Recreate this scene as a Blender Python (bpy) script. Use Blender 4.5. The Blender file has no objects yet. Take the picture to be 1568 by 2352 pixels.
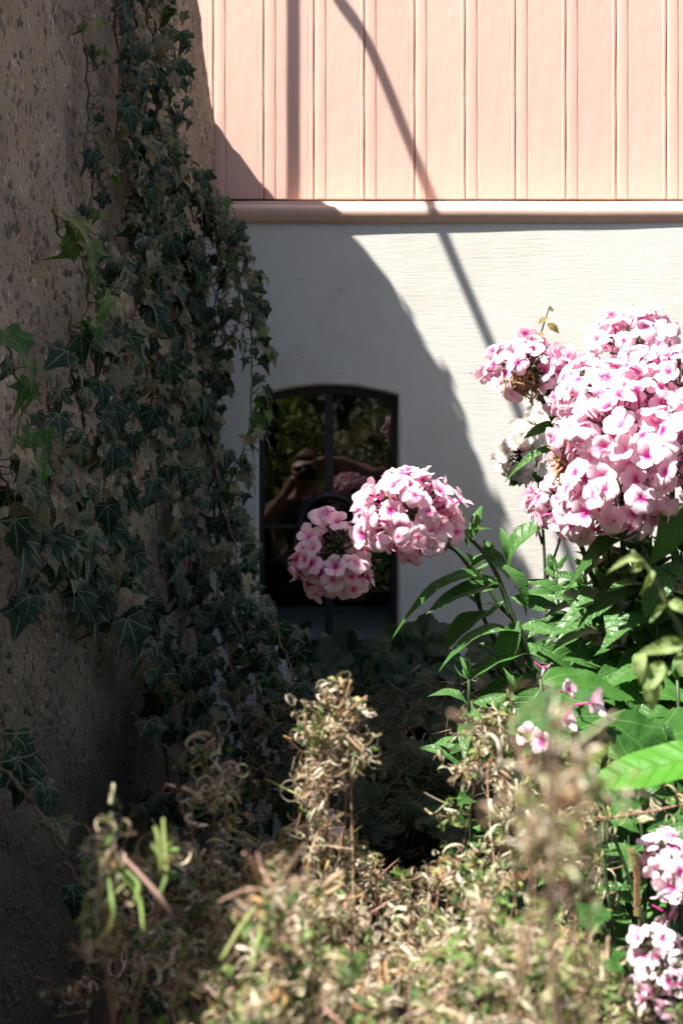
import bpy, math, random
import numpy as np
from mathutils import Vector, Matrix
random.seed(7); rng = np.random.default_rng(7)
SC = bpy.context.scene
COL = SC.collection
R = math.radians
# ------------------------------------------------------------------ camera, sky, sun, exposure
H = 0.80                      # camera height above the soil
CX, CY, FOC = 0.208, -3.30, 3267.0
cam = bpy.data.cameras.new('camera'); camo = bpy.data.objects.new('camera', cam); COL.objects.link(camo)
camo.location = (CX, CY, H); camo.rotation_euler = (R(90), 0, 0)
cam.sensor_fit = 'VERTICAL'; cam.sensor_height = 36; cam.sensor_width = 24; cam.lens = 50
cam.shift_x = 83/2352; cam.shift_y = -90/2352
cam.clip_start = 0.01; cam.clip_end = 400
cam.dof.use_dof = True; cam.dof.focus_distance = 2.25; cam.dof.aperture_fstop = 6.5
SC.camera = camo
SUN = Vector((2.0, 1.2, 4.0*-1))          # direction the light travels
w = bpy.data.worlds.new('World'); SC.world = w; w.use_nodes = True
wn = w.node_tree; bg = wn.nodes['Background']
sky = wn.nodes.new('ShaderNodeTexSky'); sky.sky_type = 'NISHITA'; sky.sun_disc = False
sky.sun_elevation = math.atan2(4.0, math.hypot(2.0, 1.2)); sky.sun_rotation = math.atan2(-2.0, -1.2)
sky.air_density = 1.0; sky.dust_density = 2.0; sky.ozone_density = 0.6
wn.links.new(sky.outputs[0], bg.inputs[0]); bg.inputs[1].default_value = 0.05
sl = bpy.data.lights.new('sun', 'SUN'); so = bpy.data.objects.new('sun', sl); COL.objects.link(so)
sl.energy = 5.0; sl.angle = R(0.53); sl.color = (1.0, 0.95, 0.88)
so.rotation_euler = SUN.to_track_quat('-Z', 'Y').to_euler(); so.location = (-3, -3, 6)
SC.view_settings.view_transform = 'Standard'; SC.view_settings.look = 'None'
SC.view_settings.gamma = 1; SC.view_settings.use_curve_mapping = False
SC.view_settings.exposure = 1.62

# ------------------------------------------------------------------ helpers
def at(px, py, d):            # a point seen at (px, py) of the 1568-wide picture, d metres in front of the camera
    return Vector((CX+(px-701)/FOC*d, CY+d, H-(py-1086)/FOC*d))
def U(a, b): return random.uniform(a, b)
def rv(s=1.0): return Vector((random.gauss(0, s), random.gauss(0, s), random.gauss(0, s)))
def tag(o, label=None, cat=None, group=None, kind=None):
    if label: o['label'] = label
    if cat: o['category'] = cat
    if group: o['group'] = group
    if kind: o['kind'] = kind
    return o
def thing(name, label, cat, loc=(0, 0, 0), group=None):
    o = bpy.data.objects.new(name, None); COL.objects.link(o); o.location = loc
    o.empty_display_size = .05
    return tag(o, label, cat, group)
def wloc(o):
    v = Vector(o.location)
    while o.parent: o = o.parent; v = v+Vector(o.location)
    return v
def add(name, me, parent=None, M=None, mat=None):
    """link mesh me; M = world matrix (parents are never rotated)"""
    o = bpy.data.objects.new(name, me); COL.objects.link(o)
    if M is None: M = Matrix.Identity(4)
    if parent is not None:
        o.parent = parent; M = Matrix.Translation(-wloc(parent)) @ M
    o.matrix_basis = M
    return o
class MB:
    def __init__(s): s.v = []; s.f = []; s.c = []; s.n = 0; s.mi = []
    def add(s, v, f, M=None, col=None, mi=0):
        v = np.asarray(v, float)
        if M is not None:
            A = np.array(M); v = v @ A[:3, :3].T + A[:3, 3]
        s.v.append(v); s.f += [[i+s.n for i in q] for q in f]; s.mi += [mi]*len(f)
        if col is not None: s.c.append(np.tile(np.array([*col, 1.0]), (len(v), 1)))
        s.n += len(v); return s
    def mesh(s, name, mats, smooth=True):
        me = bpy.data.meshes.new(name)
        me.from_pydata(np.concatenate(s.v).tolist(), [], s.f)
        for m in (mats if isinstance(mats, (list, tuple)) else [mats]): me.materials.append(m)
        if any(s.mi): me.polygons.foreach_set('material_index', s.mi)
        if s.c:
            a = me.color_attributes.new('col', 'FLOAT_COLOR', 'POINT')
            a.data.foreach_set('color', np.concatenate(s.c).astype(np.float32).ravel())
        if smooth: me.polygons.foreach_set('use_smooth', [True]*len(me.polygons))
        me.update(); return me
    def build(s, name, mats, parent=None, smooth=True):
        return add(name, s.mesh(name, mats, smooth), parent)
def box(a, b):
    x0, y0, z0 = a; x1, y1, z1 = b
    v = [(x0,y0,z0),(x1,y0,z0),(x1,y1,z0),(x0,y1,z0),(x0,y0,z1),(x1,y0,z1),(x1,y1,z1),(x0,y1,z1)]
    return v, [(0,3,2,1),(4,5,6,7),(0,1,5,4),(1,2,6,5),(2,3,7,6),(3,0,4,7)]
def tube(pts, rad, n=6, cap=True):
    pts = [Vector(p) for p in pts]; m = len(pts)
    if not hasattr(rad, '__len__'): rad = [rad]*m
    v = []; f = []; ref = Vector((.31, .2, .93))
    for i, p in enumerate(pts):
        t = (pts[min(i+1, m-1)]-pts[max(i-1, 0)]).normalized()
        a = t.cross(ref)
        if a.length < .05: a = t.cross(Vector((1, 0, 0)))
        a.normalize(); b = t.cross(a)
        for k in range(n):
            q = 2*math.pi*k/n; v.append(p+(a*math.cos(q)+b*math.sin(q))*rad[i])
    for i in range(m-1):
        for k in range(n):
            f.append((i*n+k, i*n+(k+1) % n, (i+1)*n+(k+1) % n, (i+1)*n+k))
    if cap: f.append(tuple(range((m-1)*n, m*n))); f.append(tuple(range(n-1, -1, -1)))
    return [tuple(x) for x in v], f
def smooth_line(P, n=6):
    P = [Vector(p) for p in P]; Q = [P[0]*2-P[1]]+P+[P[-1]*2-P[-2]]; out = []
    for i in range(1, len(Q)-2):
        for k in range(n):
            t = k/n; a, b, c, d = Q[i-1], Q[i], Q[i+1], Q[i+2]
            out.append(.5*((2*b)+(c-a)*t+(2*a-5*b+4*c-d)*t*t+(3*b-a-3*c+d)*t**3))
    out.append(P[-1]); return out
def frame(loc, n, tip, s=1.0, sx=1.0):
    z = Vector(n).normalized(); y = Vector(tip)-z*Vector(tip).dot(z)
    if y.length < 1e-4: y = z.orthogonal()
    y.normalize(); x = y.cross(z)
    M = Matrix((x*s*sx, y*s, z*s)).transposed().to_4x4(); M.translation = loc
    return M
# ------------------------------------------------------------------ materials
def newmat(name):
    m = bpy.data.materials.new(name); m.use_nodes = True; nt = m.node_tree
    return m, nt, nt.nodes['Principled BSDF'], nt.nodes['Material Output']
class NT:
    def __init__(s, nt): s.nt = nt
    def n(s, t, **k):
        x = s.nt.nodes.new(t)
        for a, b in k.items(): setattr(x, a, b)
        return x
    def l(s, a, b): s.nt.links.new(a, b)
    def m(s, op, a, b=None, c=None):
        x = s.n('ShaderNodeMath', operation=op)
        for i, q in enumerate((a, b, c)):
            if q is None: continue
            if isinstance(q, (int, float)): x.inputs[i].default_value = q
            else: s.l(q, x.inputs[i])
        return x.outputs[0]
    def mix(s, f, a, b, bt='MIX'):
        x = s.n('ShaderNodeMix', data_type='RGBA', blend_type=bt)
        for q, i in ((f, 0), (a, 6), (b, 7)):
            if isinstance(q, (int, float)): x.inputs[i].default_value = q
            elif isinstance(q, tuple): x.inputs[i].default_value = (*q[:3], 1)
            else: s.l(q, x.inputs[i])
        return x.outputs[2]
    def ramp(s, f, stops):
        x = s.n('ShaderNodeValToRGB'); e = x.color_ramp.elements
        while len(e) < len(stops): e.new(.5)
        for i, (p, c) in enumerate(stops):
            e[i].position = p; e[i].color = (*c, 1) if isinstance(c, tuple) else (c, c, c, 1)
        s.l(f, x.inputs[0]); return x.outputs[0]
    def noise(s, vec, sc, det=3, ro=.5):
        x = s.n('ShaderNodeTexNoise'); x.inputs['Scale'].default_value = sc; x.inputs['Detail'].default_value = det
        x.inputs['Roughness'].default_value = ro
        if vec is not None: s.l(vec, x.inputs['Vector'])
        return x.outputs[0]
    def mapv(s, vec, sc):
        x = s.n('ShaderNodeMapping'); x.inputs['Scale'].default_value = sc; s.l(vec, x.inputs[0]); return x.outputs[0]
    def bump(s, h, st, d, p):
        x = s.n('ShaderNodeBump'); x.inputs['Strength'].default_value = st; x.inputs['Distance'].default_value = d
        s.l(h, x.inputs['Height']); s.l(x.outputs[0], p.inputs['Normal']); return x
def translucent(nt, p, out, colsock, amt, tint=(1, 1, 1)):
    """leaf or petal: part of the light goes through"""
    g = NT(nt); t = g.n('ShaderNodeBsdfTranslucent'); mx = g.n('ShaderNodeMixShader'); mx.inputs[0].default_value = amt
    c = g.mix(1.0, colsock, tint, 'MULTIPLY'); g.l(c, t.inputs[0])
    g.l(p.outputs[0], mx.inputs[1]); g.l(t.outputs[0], mx.inputs[2]); g.l(mx.outputs[0], out.inputs[0])
def simple(name, col, rough=.6, var=.15, sc=30, bump=0, metal=0, spec=.5):
    m, nt, p, o = newmat(name); g = NT(nt); tc = g.n('ShaderNodeTexCoord')
    nz = g.noise(tc.outputs['Object'], sc, 4)
    g.l(g.mix(nz, tuple(c*(1-var*2) for c in col), tuple(min(1, c*(1+var*2)) for c in col)), p.inputs[0])
    p.inputs['Roughness'].default_value = rough; p.inputs['Metallic'].default_value = metal
    p.inputs['Specular IOR Level'].default_value = spec
    if bump: g.bump(nz, .5, bump, p)
    return m
def leafmat(name, ca, cb, vein, angs=None, side=None, vw=.012, amt=.22, rough=.42, tint=(1.25, 1.5, .6), dry=None, spec=.35):
    m, nt, p, o = newmat(name); g = NT(nt); tc = g.n('ShaderNodeTexCoord'); oi = g.n('ShaderNodeObjectInfo')
    sx = g.n('ShaderNodeSeparateXYZ'); g.l(tc.outputs['Object'], sx.inputs[0]); X, Y = sx.outputs[0], sx.outputs[1]
    base = g.mix(oi.outputs['Random'], ca, cb)
    nz = g.noise(tc.outputs['Object'], 3.5, 4, .6)
    base = g.mix(g.m('MULTIPLY', nz, .55), base, tuple(c*1.7 for c in ca))
    msk = None
    for a in (angs or [0]):
        ux, uy = math.sin(R(a)), math.cos(R(a))
        per = g.m('ABSOLUTE', g.m('SUBTRACT', g.m('MULTIPLY', X, uy), g.m('MULTIPLY', Y, ux)))
        al = g.m('ADD', g.m('MULTIPLY', X, ux), g.m('MULTIPLY', Y, uy))
        wd = g.m('ADD', vw, g.m('MULTIPLY', al, -vw*.6))
        q = g.m('SUBTRACT', 1.0, g.m('DIVIDE', per, wd)); q = g.m('MULTIPLY', g.m('MAXIMUM', q, 0), g.m('GREATER_THAN', al, 0))
        msk = q if msk is None else g.m('MAXIMUM', msk, q)
    if side:                       # fine side veins branching from the midrib
        ph = g.m('SUBTRACT', Y, g.m('MULTIPLY', g.m('ABSOLUTE', X), .9))
        sv = g.m('FRACT', g.m('MULTIPLY', ph, side)); sv = g.m('ABSOLUTE', g.m('SUBTRACT', sv, .5))
        sv = g.m('MULTIPLY', g.m('MAXIMUM', g.m('SUBTRACT', 1, g.m('MULTIPLY', sv, 7)), 0), .35)
        msk = g.m('MAXIMUM', msk, sv)
    msk = g.m('MINIMUM', g.m('MULTIPLY', msk, 1.6), 1)
    c = g.mix(g.m('MULTIPLY', msk, .75), base, vein)
    if dry:
        d2 = g.m('GREATER_THAN', g.m('FRACT', g.m('MULTIPLY', oi.outputs['Random'], 7.31)), dry[0]); c = g.mix(g.m('MULTIPLY', d2, .8), c, dry[1])
    g.l(c, p.inputs[0]); p.inputs['Roughness'].default_value = rough; p.inputs['Specular IOR Level'].default_value = spec
    g.bump(g.m('ADD', g.m('MULTIPLY', msk, -.6), nz), .4, .014, p)
    translucent(nt, p, o, c, amt, tint)
    return m
def colmat(name, rough=.65, amt=.25):
    m, nt, p, o = newmat(name); g = NT(nt); a = g.n('ShaderNodeVertexColor', layer_name='col')
    tc = g.n('ShaderNodeTexCoord'); nz = g.noise(tc.outputs['Object'], 160, 2)
    c = g.mix(1.0, a.outputs[0], g.mix(nz, (.7, .7, .7), (1.25, 1.25, 1.25)), 'MULTIPLY')
    g.l(c, p.inputs[0]); p.inputs['Roughness'].default_value = rough
    translucent(nt, p, o, c, amt); return m

def m_boards():
    m, nt, p, o = newmat('pink_paint'); g = NT(nt); tc = g.n('ShaderNodeTexCoord'); v = tc.outputs['Object']
    n1 = g.noise(g.mapv(v, (1, 1, .15)), 9, 4); n2 = g.noise(v, 70, 5, .6)
    sx = g.n('ShaderNodeSeparateXYZ'); g.l(v, sx.inputs[0])
    oi = g.n('ShaderNodeObjectInfo')
    c = g.mix(n1, (.72, .485, .40), (.76, .54, .45)); c = g.mix(g.m('MULTIPLY', oi.outputs['Random'], .75), c, (.75, .46, .385))
    # a few chips of bare wood / dirt
    vo = g.n('ShaderNodeTexVoronoi'); vo.inputs['Scale'].default_value = 14; g.l(v, vo.inputs['Vector'])
    chip = g.m('LESS_THAN', g.m('ADD', vo.outputs['Distance'], g.m('MULTIPLY', n2, .09)), .088)
    dr = g.noise(g.mapv(v, (60, 60, 1.6)), 1.0, 4, .6); c = g.mix(g.ramp(dr, [(.52, 0), (.75, .35)]), c, (.60, .36, .28))
    ed = g.m('MULTIPLY', g.m('MAXIMUM', g.m('SUBTRACT', H+.70, sx.outputs[2]), 0), g.m('MULTIPLY', n1, 7)); c = g.mix(g.m('MINIMUM', ed, .35), c, (.50, .31, .24))
    c = g.mix(g.m('MULTIPLY', chip, .6), c, (.34, .18, .11))
    g.l(c, p.inputs[0]); p.inputs['Roughness'].default_value = .5
    blist = g.n('ShaderNodeTexVoronoi'); blist.inputs['Scale'].default_value = 22; g.l(g.mapv(v, (1, 1, .5)), blist.inputs['Vector'])
    bl = g.m('MULTIPLY', g.m('MAXIMUM', g.m('SUBTRACT', .2, blist.outputs['Distance']), 0), 2.0)
    n3 = g.noise(g.mapv(v, (1, 1, .25)), 26, 3)
    h = g.m('ADD', g.m('ADD', g.m('MULTIPLY', n2, .22), g.m('MULTIPLY', n3, .5)), g.m('ADD', bl, g.m('MULTIPLY', chip, -.6)))
    g.bump(h, .5, .0022, p); return m
def m_plaster():
    m, nt, p, o = newmat('white_plaster'); g = NT(nt); tc = g.n('ShaderNodeTexCoord'); v = tc.outputs['Object']
    br = g.noise(g.mapv(v, (.9, 1, 14)), 22, 5, .62); lg = g.noise(v, 2.2, 3); fi = g.noise(g.mapv(v, (1, 1, 2.5)), 160, 3)
    c = g.mix(lg, (.63, .62, .575), (.72, .705, .66))
    c = g.mix(g.m('MULTIPLY', g.m('MAXIMUM', g.m('SUBTRACT', br, .52), 0), 1.3), c, (.55, .54, .50))
    st = g.noise(g.mapv(v, (1.5, 1, 60)), 6, 2); c = g.mix(g.m('MULTIPLY', g.m('GREATER_THAN', st, .70), .2), c, (.3, .28, .26))
    sx = g.n('ShaderNodeSeparateXYZ'); g.l(v, sx.inputs[0])          # splash-back grime close to the soil
    lo = g.m('MULTIPLY', g.m('MAXIMUM', g.m('SUBTRACT', .46, sx.outputs[2]), 0), g.m('MULTIPLY', lg, 1.4))
    c = g.mix(g.m('MINIMUM', lo, .6), c, (.2, .19, .16))
    bt = g.noise(v, 5.5, 6, .7); c = g.mix(g.ramp(bt, [(.47, 0), (.68, .5)]), c, (.55, .525, .46))
    sp = g.n('ShaderNodeTexVoronoi'); sp.inputs['Scale'].default_value = 17; g.l(v, sp.inputs['Vector'])
    c = g.mix(g.m('MULTIPLY', g.m('LESS_THAN', sp.outputs['Distance'], .045), .6), c, (.14, .12, .10))
    g.l(c, p.inputs[0]); p.inputs['Roughness'].default_value = .85
    g.bump(g.m('ADD', g.m('MULTIPLY', br, .8), g.m('MULTIPLY', fi, .25)), .45, .0017, p); return m
def m_roughcast():
    m, nt, p, o = newmat('pebble_render'); g = NT(nt); tc = g.n('ShaderNodeTexCoord'); v = tc.outputs['Object']
    wv = g.n('ShaderNodeVectorMath', operation='ADD'); g.l(v, wv.inputs[0])
    nn = g.n('ShaderNodeTexNoise'); nn.inputs['Scale'].default_value = 40; g.l(v, nn.inputs['Vector'])
    sc = g.n('ShaderNodeVectorMath', operation='SCALE'); sc.inputs['Scale'].default_value = .012; g.l(nn.outputs['Color'], sc.inputs[0]); g.l(sc.outputs[0], wv.inputs[1])
    vo = g.n('ShaderNodeTexVoronoi'); vo.inputs['Scale'].default_value = 64; g.l(wv.outputs[0], vo.inputs['Vector'])
    v2 = g.n('ShaderNodeTexVoronoi'); v2.inputs['Scale'].default_value = 210; g.l(wv.outputs[0], v2.inputs['Vector'])
    rnd = g.n('ShaderNodeSeparateColor'); g.l(vo.outputs['Color'], rnd.inputs[0])
    peb = g.ramp(rnd.outputs[0], [(0, (.03, .03, .032)), (.25, (.09, .08, .07)), (.4, (.26, .21, .16)), (.62, (.40, .27, .17)), (.8, (.42, .39, .34)), (1, (.62, .58, .52))])
    mort = g.mix(g.noise(v, 260, 3), (.235, .205, .15), (.45, .395, .30))
    cov = g.noise(v, 8, 4); msk = g.m('GREATER_THAN', g.m('ADD', g.m('MULTIPLY', rnd.outputs[1], .6), g.m('MULTIPLY', cov, .8)), .72)
    edge = g.m('LESS_THAN', vo.outputs['Distance'], .52)
    k = g.m('MULTIPLY', msk, edge)
    c = g.mix(g.m('MULTIPLY', k, .8), mort, peb)
    pit = g.m('LESS_THAN', g.noise(v, 48, 4, .7), .405); c = g.mix(g.m('MULTIPLY', pit, .8), c, (.03, .026, .022))
    lg = g.noise(v, 3.0, 5, .65); c = g.mix(g.ramp(lg, [(.38, 0), (.66, .65)]), c, (.13, .117, .098))
    sz = g.n('ShaderNodeSeparateXYZ'); g.l(v, sz.inputs[0]); lowshade = g.m('ADD', g.m('SUBTRACT', .62, sz.outputs[2]), g.m('MULTIPLY', lg, .5))  # shade deepening towards the wall's foot, painted into the colour
    c = g.mix(g.ramp(lowshade, [(.08, 0), (.6, .85)]), c, (.050, .045, .035))
    g.l(c, p.inputs[0]); p.inputs['Roughness'].default_value = .9
    h = g.m('ADD', g.m('MULTIPLY', k, g.m('SUBTRACT', .6, vo.outputs['Distance'])), g.m('MULTIPLY', pit, -.6))
    h = g.m('ADD', h, g.m('MULTIPLY', g.noise(v, 130, 4), .7))
    g.bump(h, 1.0, .013, p); return m
def m_petal(name, rim, mid, eye, amt=.3):
    m, nt, p, o = newmat(name); g = NT(nt); tc = g.n('ShaderNodeTexCoord'); oi = g.n('ShaderNodeObjectInfo')
    fl = g.n('ShaderNodeMapping'); fl.inputs['Scale'].default_value = (1, 1, 0); g.l(tc.outputs['Object'], fl.inputs[0])
    ln = g.n('ShaderNodeVectorMath', operation='LENGTH'); g.l(fl.outputs[0], ln.inputs[0])
    nz = g.noise(tc.outputs['Object'], 9, 3)
    r = g.m('ADD', ln.outputs['Value'], g.m('MULTIPLY', g.m('SUBTRACT', nz, .5), .12))
    r = g.m('SUBTRACT', r, g.m('MULTIPLY', g.m('SUBTRACT', oi.outputs['Random'], .55), .13))
    c = g.ramp(r, [(0, (.45, .02, .2)), (.035, eye), (.075, eye), (.17, mid), (.30, rim)])
    c = g.mix(g.m('MULTIPLY', oi.outputs['Random'], .35), c, g.mix(1.0, c, (.9, .8, .88), 'MULTIPLY'))
    g.l(c, p.inputs[0]); p.inputs['Roughness'].default_value = .55; p.inputs['Specular IOR Level'].default_value = .2
    translucent(nt, p, o, c, amt, (1, .80, .86)); return m
def m_glass():
    m, nt, p, o = newmat('window_glass'); g = NT(nt)
    lw = g.n('ShaderNodeLayerWeight'); lw.inputs[0].default_value = .5; fr_ = g.m('ADD', .037, g.m('MULTIPLY', g.m('POWER', lw.outputs['Facing'], 5), .9))
    t = g.n('ShaderNodeBsdfTransparent'); t.inputs[0].default_value = (.90, .93, .94, 1)
    gl = g.n('ShaderNodeBsdfGlossy'); gl.inputs['Roughness'].default_value = .0
    tc = g.n('ShaderNodeTexCoord'); b = g.n('ShaderNodeBump'); b.inputs['Strength'].default_value = .25; b.inputs['Distance'].default_value = .002
    g.l(g.noise(tc.outputs['Object'], 7, 2), b.inputs['Height']); g.l(b.outputs[0], gl.inputs['Normal'])
    mx = g.n('ShaderNodeMixShader'); g.l(fr_, mx.inputs[0]); g.l(t.outputs[0], mx.inputs[1]); g.l(gl.outputs[0], mx.inputs[2])
    g.l(mx.outputs[0], o.inputs[0]); return m
def m_soil():
    m, nt, p, o = newmat('soil'); g = NT(nt); tc = g.n('ShaderNodeTexCoord'); v = tc.outputs['Object']
    n = g.noise(v, 30, 6, .65); c = g.mix(n, (.018, .013, .009), (.075, .055, .038)); g.l(c, p.inputs[0]); p.inputs['Roughness'].default_value = .95
    g.bump(n, 1, .03, p); return m
M = {}
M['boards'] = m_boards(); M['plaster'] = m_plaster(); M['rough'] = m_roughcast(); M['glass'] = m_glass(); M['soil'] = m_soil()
M['iron'] = simple('dark_iron_paint', (.008, .012, .020), .38, .2, 40, .0006)
M['inner'] = simple('interior_plaster', (.42, .43, .43), .8, .05)
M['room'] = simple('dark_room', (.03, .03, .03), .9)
M['ivy'] = leafmat('ivy_leaf', (.008, .030, .018), (.022, .055, .022), (.30, .36, .22), [0, 42, -42, 92, -92], None, .020, .12, .38, dry=(.80, (.22, .195, .12)), spec=.25)
M['ivy_new'] = leafmat('young_ivy_leaf', (.040, .10, .02), (.06, .14, .03), (.2, .28, .1), [0, 42, -42, 92, -92], None, .020, .3, .4)
M['phlox_leaf'] = leafmat('phlox_leaf', (.032, .098, .020), (.060, .150, .030), (.10, .20, .06), [0], 9, .022, .2, .4, tint=(1.3, 1.7, .4))
M['broad_leaf'] = leafmat('broad_leaf', (.026, .085, .015), (.045, .125, .022), (.13, .26, .07), [0, 30, -30, 62, -62], None, .010, .26, .6, tint=(1.2, 1.7, .4), spec=.15)
M['dark_leaf'] = leafmat('mallow_leaf', (.007, .022, .007), (.016, .040, .012), (.04, .07, .03), [0, 40, -40, 80, -80], None, .016, .12, .5)
M['fg_leaf'] = leafmat('foreground_leaf', (.055, .19, .016), (.06, .20, .02), (.09, .19, .03), [0], 9, .010, .33, .5, tint=(1.3, 1.7, .3), spec=.2)
M['pale_leaf'] = leafmat('pale_curled_leaf', (.20, .29, .10), (.30, .36, .15), (.35, .38, .2), [0], 8, .02, .35, .5)
M['bronze'] = leafmat('bronze_leaf', (.16, .15, .05), (.22, .12, .05), (.2, .2, .1), [0], None, .02, .3)
M['petal'] = m_petal('phlox_petal', (.93, .74, .81), (.89, .54, .68), (.72, .09, .40))
M['white_petal'] = m_petal('white_petal', (.82, .80, .72), (.82, .80, .70), (.7, .66, .4), .25)
M['ivy_stem'] = simple('ivy_bark', (.15, .105, .07), .8, .25, 120, .001)
M['ivy_green'] = simple('young_ivy_stem', (.14, .16, .055), .6, .2, 80)
M['stem'] = simple('phlox_stem', (.030, .058, .018), .5, .2, 60)
M['calyx'] = simple('phlox_calyx', (.06, .075, .03), .6, .35, 200)
M['dead'] = simple('withered_petals', (.34, .2, .1), .8, .3, 200)
M['curl'] = colmat('dried_pods')
M['dark_metal'] = simple('railing_metal', (.03, .03, .03), .5)
# ------------------------------------------------------------------ ground
b = MB(); n = 60; xs = np.linspace(-1, 1, n); xs = np.sign(xs)*np.abs(xs)**3*60
v = [(x, y-1.6, 0.03*math.sin(x*5+y*3)*math.exp(-(x*x+y*y)/9)+.02*math.sin(y*11)*math.exp(-(x*x+y*y)/9)-.03) for y in xs for x in xs]
f = [(j*n+i, j*n+i+1, (j+1)*n+i+1, (j+1)*n+i) for j in range(n-1) for i in range(n-1)]
tag(b.add(v, f).build('ground', M['soil']), kind='structure')
# ------------------------------------------------------------------ house
house = thing('house', 'house front with pink vertical boards over a white plastered base and small arched cellar window', 'house')
PY = -.066
def py_(x): return PY-.0062*x
X0, X1 = at(593, 0, 3.225).x, at(915, 0, 3.225).x; XM = (X0+X1)/2; HW = (X1-X0)/2
ZS, ZC, ZB = H+.1757, H+.2012, H-.401; ZT = H+.569
def arch(x): return ZS+(ZC-ZS)*(1-((x-XM)/HW)**2)
b = MB()
loop = [(X0, ZB)]+[(X0, ZB+(ZS-ZB)*k/8) for k in range(1, 8)]+[(X0+2*HW*k/20, arch(X0+2*HW*k/20)) for k in range(21)]+[(X1, ZS-(ZS-ZB)*k/8) for k in range(1, 9)]
cz = (ZB+ZC)/2
def ring(e, dy, wob=0):
    out = []
    for x, z in loop:
        ex = e if x > XM+.0001 else -e
        if abs(abs(x-XM)-HW) > 1e-4: ex = 0
        ez = e if z >= ZS-1e-4 else (-e if z <= ZB+1e-4 else 0)
        out.append((x+ex+wob*math.sin(z*61), py_(x)+dy, z+ez+wob*math.sin(x*83)))
    return out
r0, r1, r2, r3 = ring(.006, 0, .0012), ring(.0015, .0018, .001), ring(0, .007), ring(0, .19)
L = len(loop); rv_ = r0+r1+r2+r3
f = [(k*L+i, k*L+(i+1) % L, (k+1)*L+(i+1) % L, (k+1)*L+i) for k in range(3) for i in range(L)]
b.add(rv_, f)
def sheet(xa, xb, za, zb):      # za/zb functions of x
    nx = max(1, int((xb-xa)/.05)+1); nz = 14; v = []
    for j in range(nz+1):
        for i in range(nx+1):
            x = xa+(xb-xa)*i/nx; z0 = za(x); z1 = zb(x); v.append((x, py_(x), z0+(z1-z0)*j/nz))
    return v, [(j*(nx+1)+i, j*(nx+1)+i+1, (j+1)*(nx+1)+i+1, (j+1)*(nx+1)+i) for j in range(nz) for i in range(nx)]
b.add(*sheet(-.02, X0-.006, lambda x: -.1, lambda x: ZT)); b.add(*sheet(X1+.006, 2.9, lambda x: -.1, lambda x: ZT))
xs_ = [p[0] for p in r0 if p[2] > ZS-.02 and True]
top = [p for p in r0[8:29]]
v = []; 
for p in top: v += [p, (p[0], py_(p[0]), ZT)]
b.add(v, [(2*i, 2*i+2, 2*i+3, 2*i+1) for i in range(len(top)-1)])
b.add([(X0-.006, py_(X0), -.1), (X1+.006, py_(X1), -.1), (X1+.006, py_(X1), ZB-.006), (X0-.006, py_(X0), ZB-.006)], [(0, 1, 2, 3)])
for a_, c_ in (((-.4, -.06, -.1), (X0-.01, .12, ZT)), ((X1+.01, -.06, -.1), (2.9, .12, ZT)), ((X0-.01, -.06, ZC+.012), (X1+.01, .12, ZT)), ((X0-.01, -.06, -.1), (X1+.01, .12, ZB-.01))):
    b.add(*box(a_, c_))
b.build('plaster_wall', M['plaster'], house, smooth=False)
# boards: one mesh, many boards
prof = [(0, .0065), (.0016, .0005), (.004, -.0022), (.009, -.0040), (.0145, -.0045), (.020, -.0040), (.0245, -.0022), (.0265, .0002), (.0277, .0026), (.0292, .0004), (.0315, 0), (.068, -.0004), (.1035, 0), (.1050, .0008), (.1062, -.0020), (.1085, -.0030), (.112, -.0030), (.1142, -.0010), (.1150, .003), (.1158, .0065), (.1158, .022), (0, .022)]
ZB0 = H+.6362
def board_mesh(seed):
    r = random.Random(seed); b = MB(); v = []; zz = [ZB0]+[ZB0+.06*i for i in range(1, 12)]+[ZB0+1, ZB0+2.3]; m = len(prof)
    ph = r.uniform(0, 9)
    for z in zz:
        for i, (x, y) in enumerate(prof): y = y if y > .0007 else y*.24; v.append((x+.0005*math.sin(z*31+ph+i)+.0004*math.sin(z*77+i*2), y+.0004*math.sin(z*23+ph+x*40), z+(r.uniform(-.0008, .0008) if z == ZB0 else 0)))
    f = [(j*m+i, j*m+(i+1) % m, (j+1)*m+(i+1) % m, (j+1)*m+i) for j in range(len(zz)-1) for i in range(m)]
    b.add(v, f); b.add(v[:m], [tuple(range(m-1, -1, -1))]); b.add(v[-m:], [tuple(range(m))])
    return b.mesh('board', M['boards'], smooth=False)
bms = [board_mesh(i) for i in range(5)]
for i in range(-3, 22):
    me = bms[i % 5]; add('board', me, house, Matrix.Translation((-.0045+.1167*i, 0, 0)))
MB().add(*box((-.4, .024, H+.56), (2.6, .12, H+2.95))).build('backing_wall', M['room'], house, smooth=False)
mp = [(.02, .6195), (-.05, .6185), (-.0655, .6172), (-.0690, .6155), (-.0697, .6110), (-.0712, .6085), (-.0745, .6055), (-.0785, .6015), (-.0812, .5965), (-.0820, .5915), (-.0816, .5868), (-.0806, .5822), (-.0790, .5780), (-.0768, .5735), (-.0750, .5680), (-.060, .5670), (.02, .5675)]
b = MB(); xs_ = np.linspace(-.38, 2.6, 60); v = [(x, y+.0003*math.sin(x*19), H+z+.0005*math.sin(x*13)) for x in xs_ for y, z in mp]; m = len(mp)
b.add(v, [(j*m+i, (j+1)*m+i, (j+1)*m+(i+1) % m, j*m+(i+1) % m) for j in range(len(xs_)-1) for i in range(m)])
mo = b.build('moulding', M['boards'], house)
# roof edge far above, keeps the top of the house closed
MB().add(*box((-.45, -.12, H+2.952), (2.75, .5, H+3.05))).build('roof_board', M['boards'], house, smooth=False)
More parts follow.
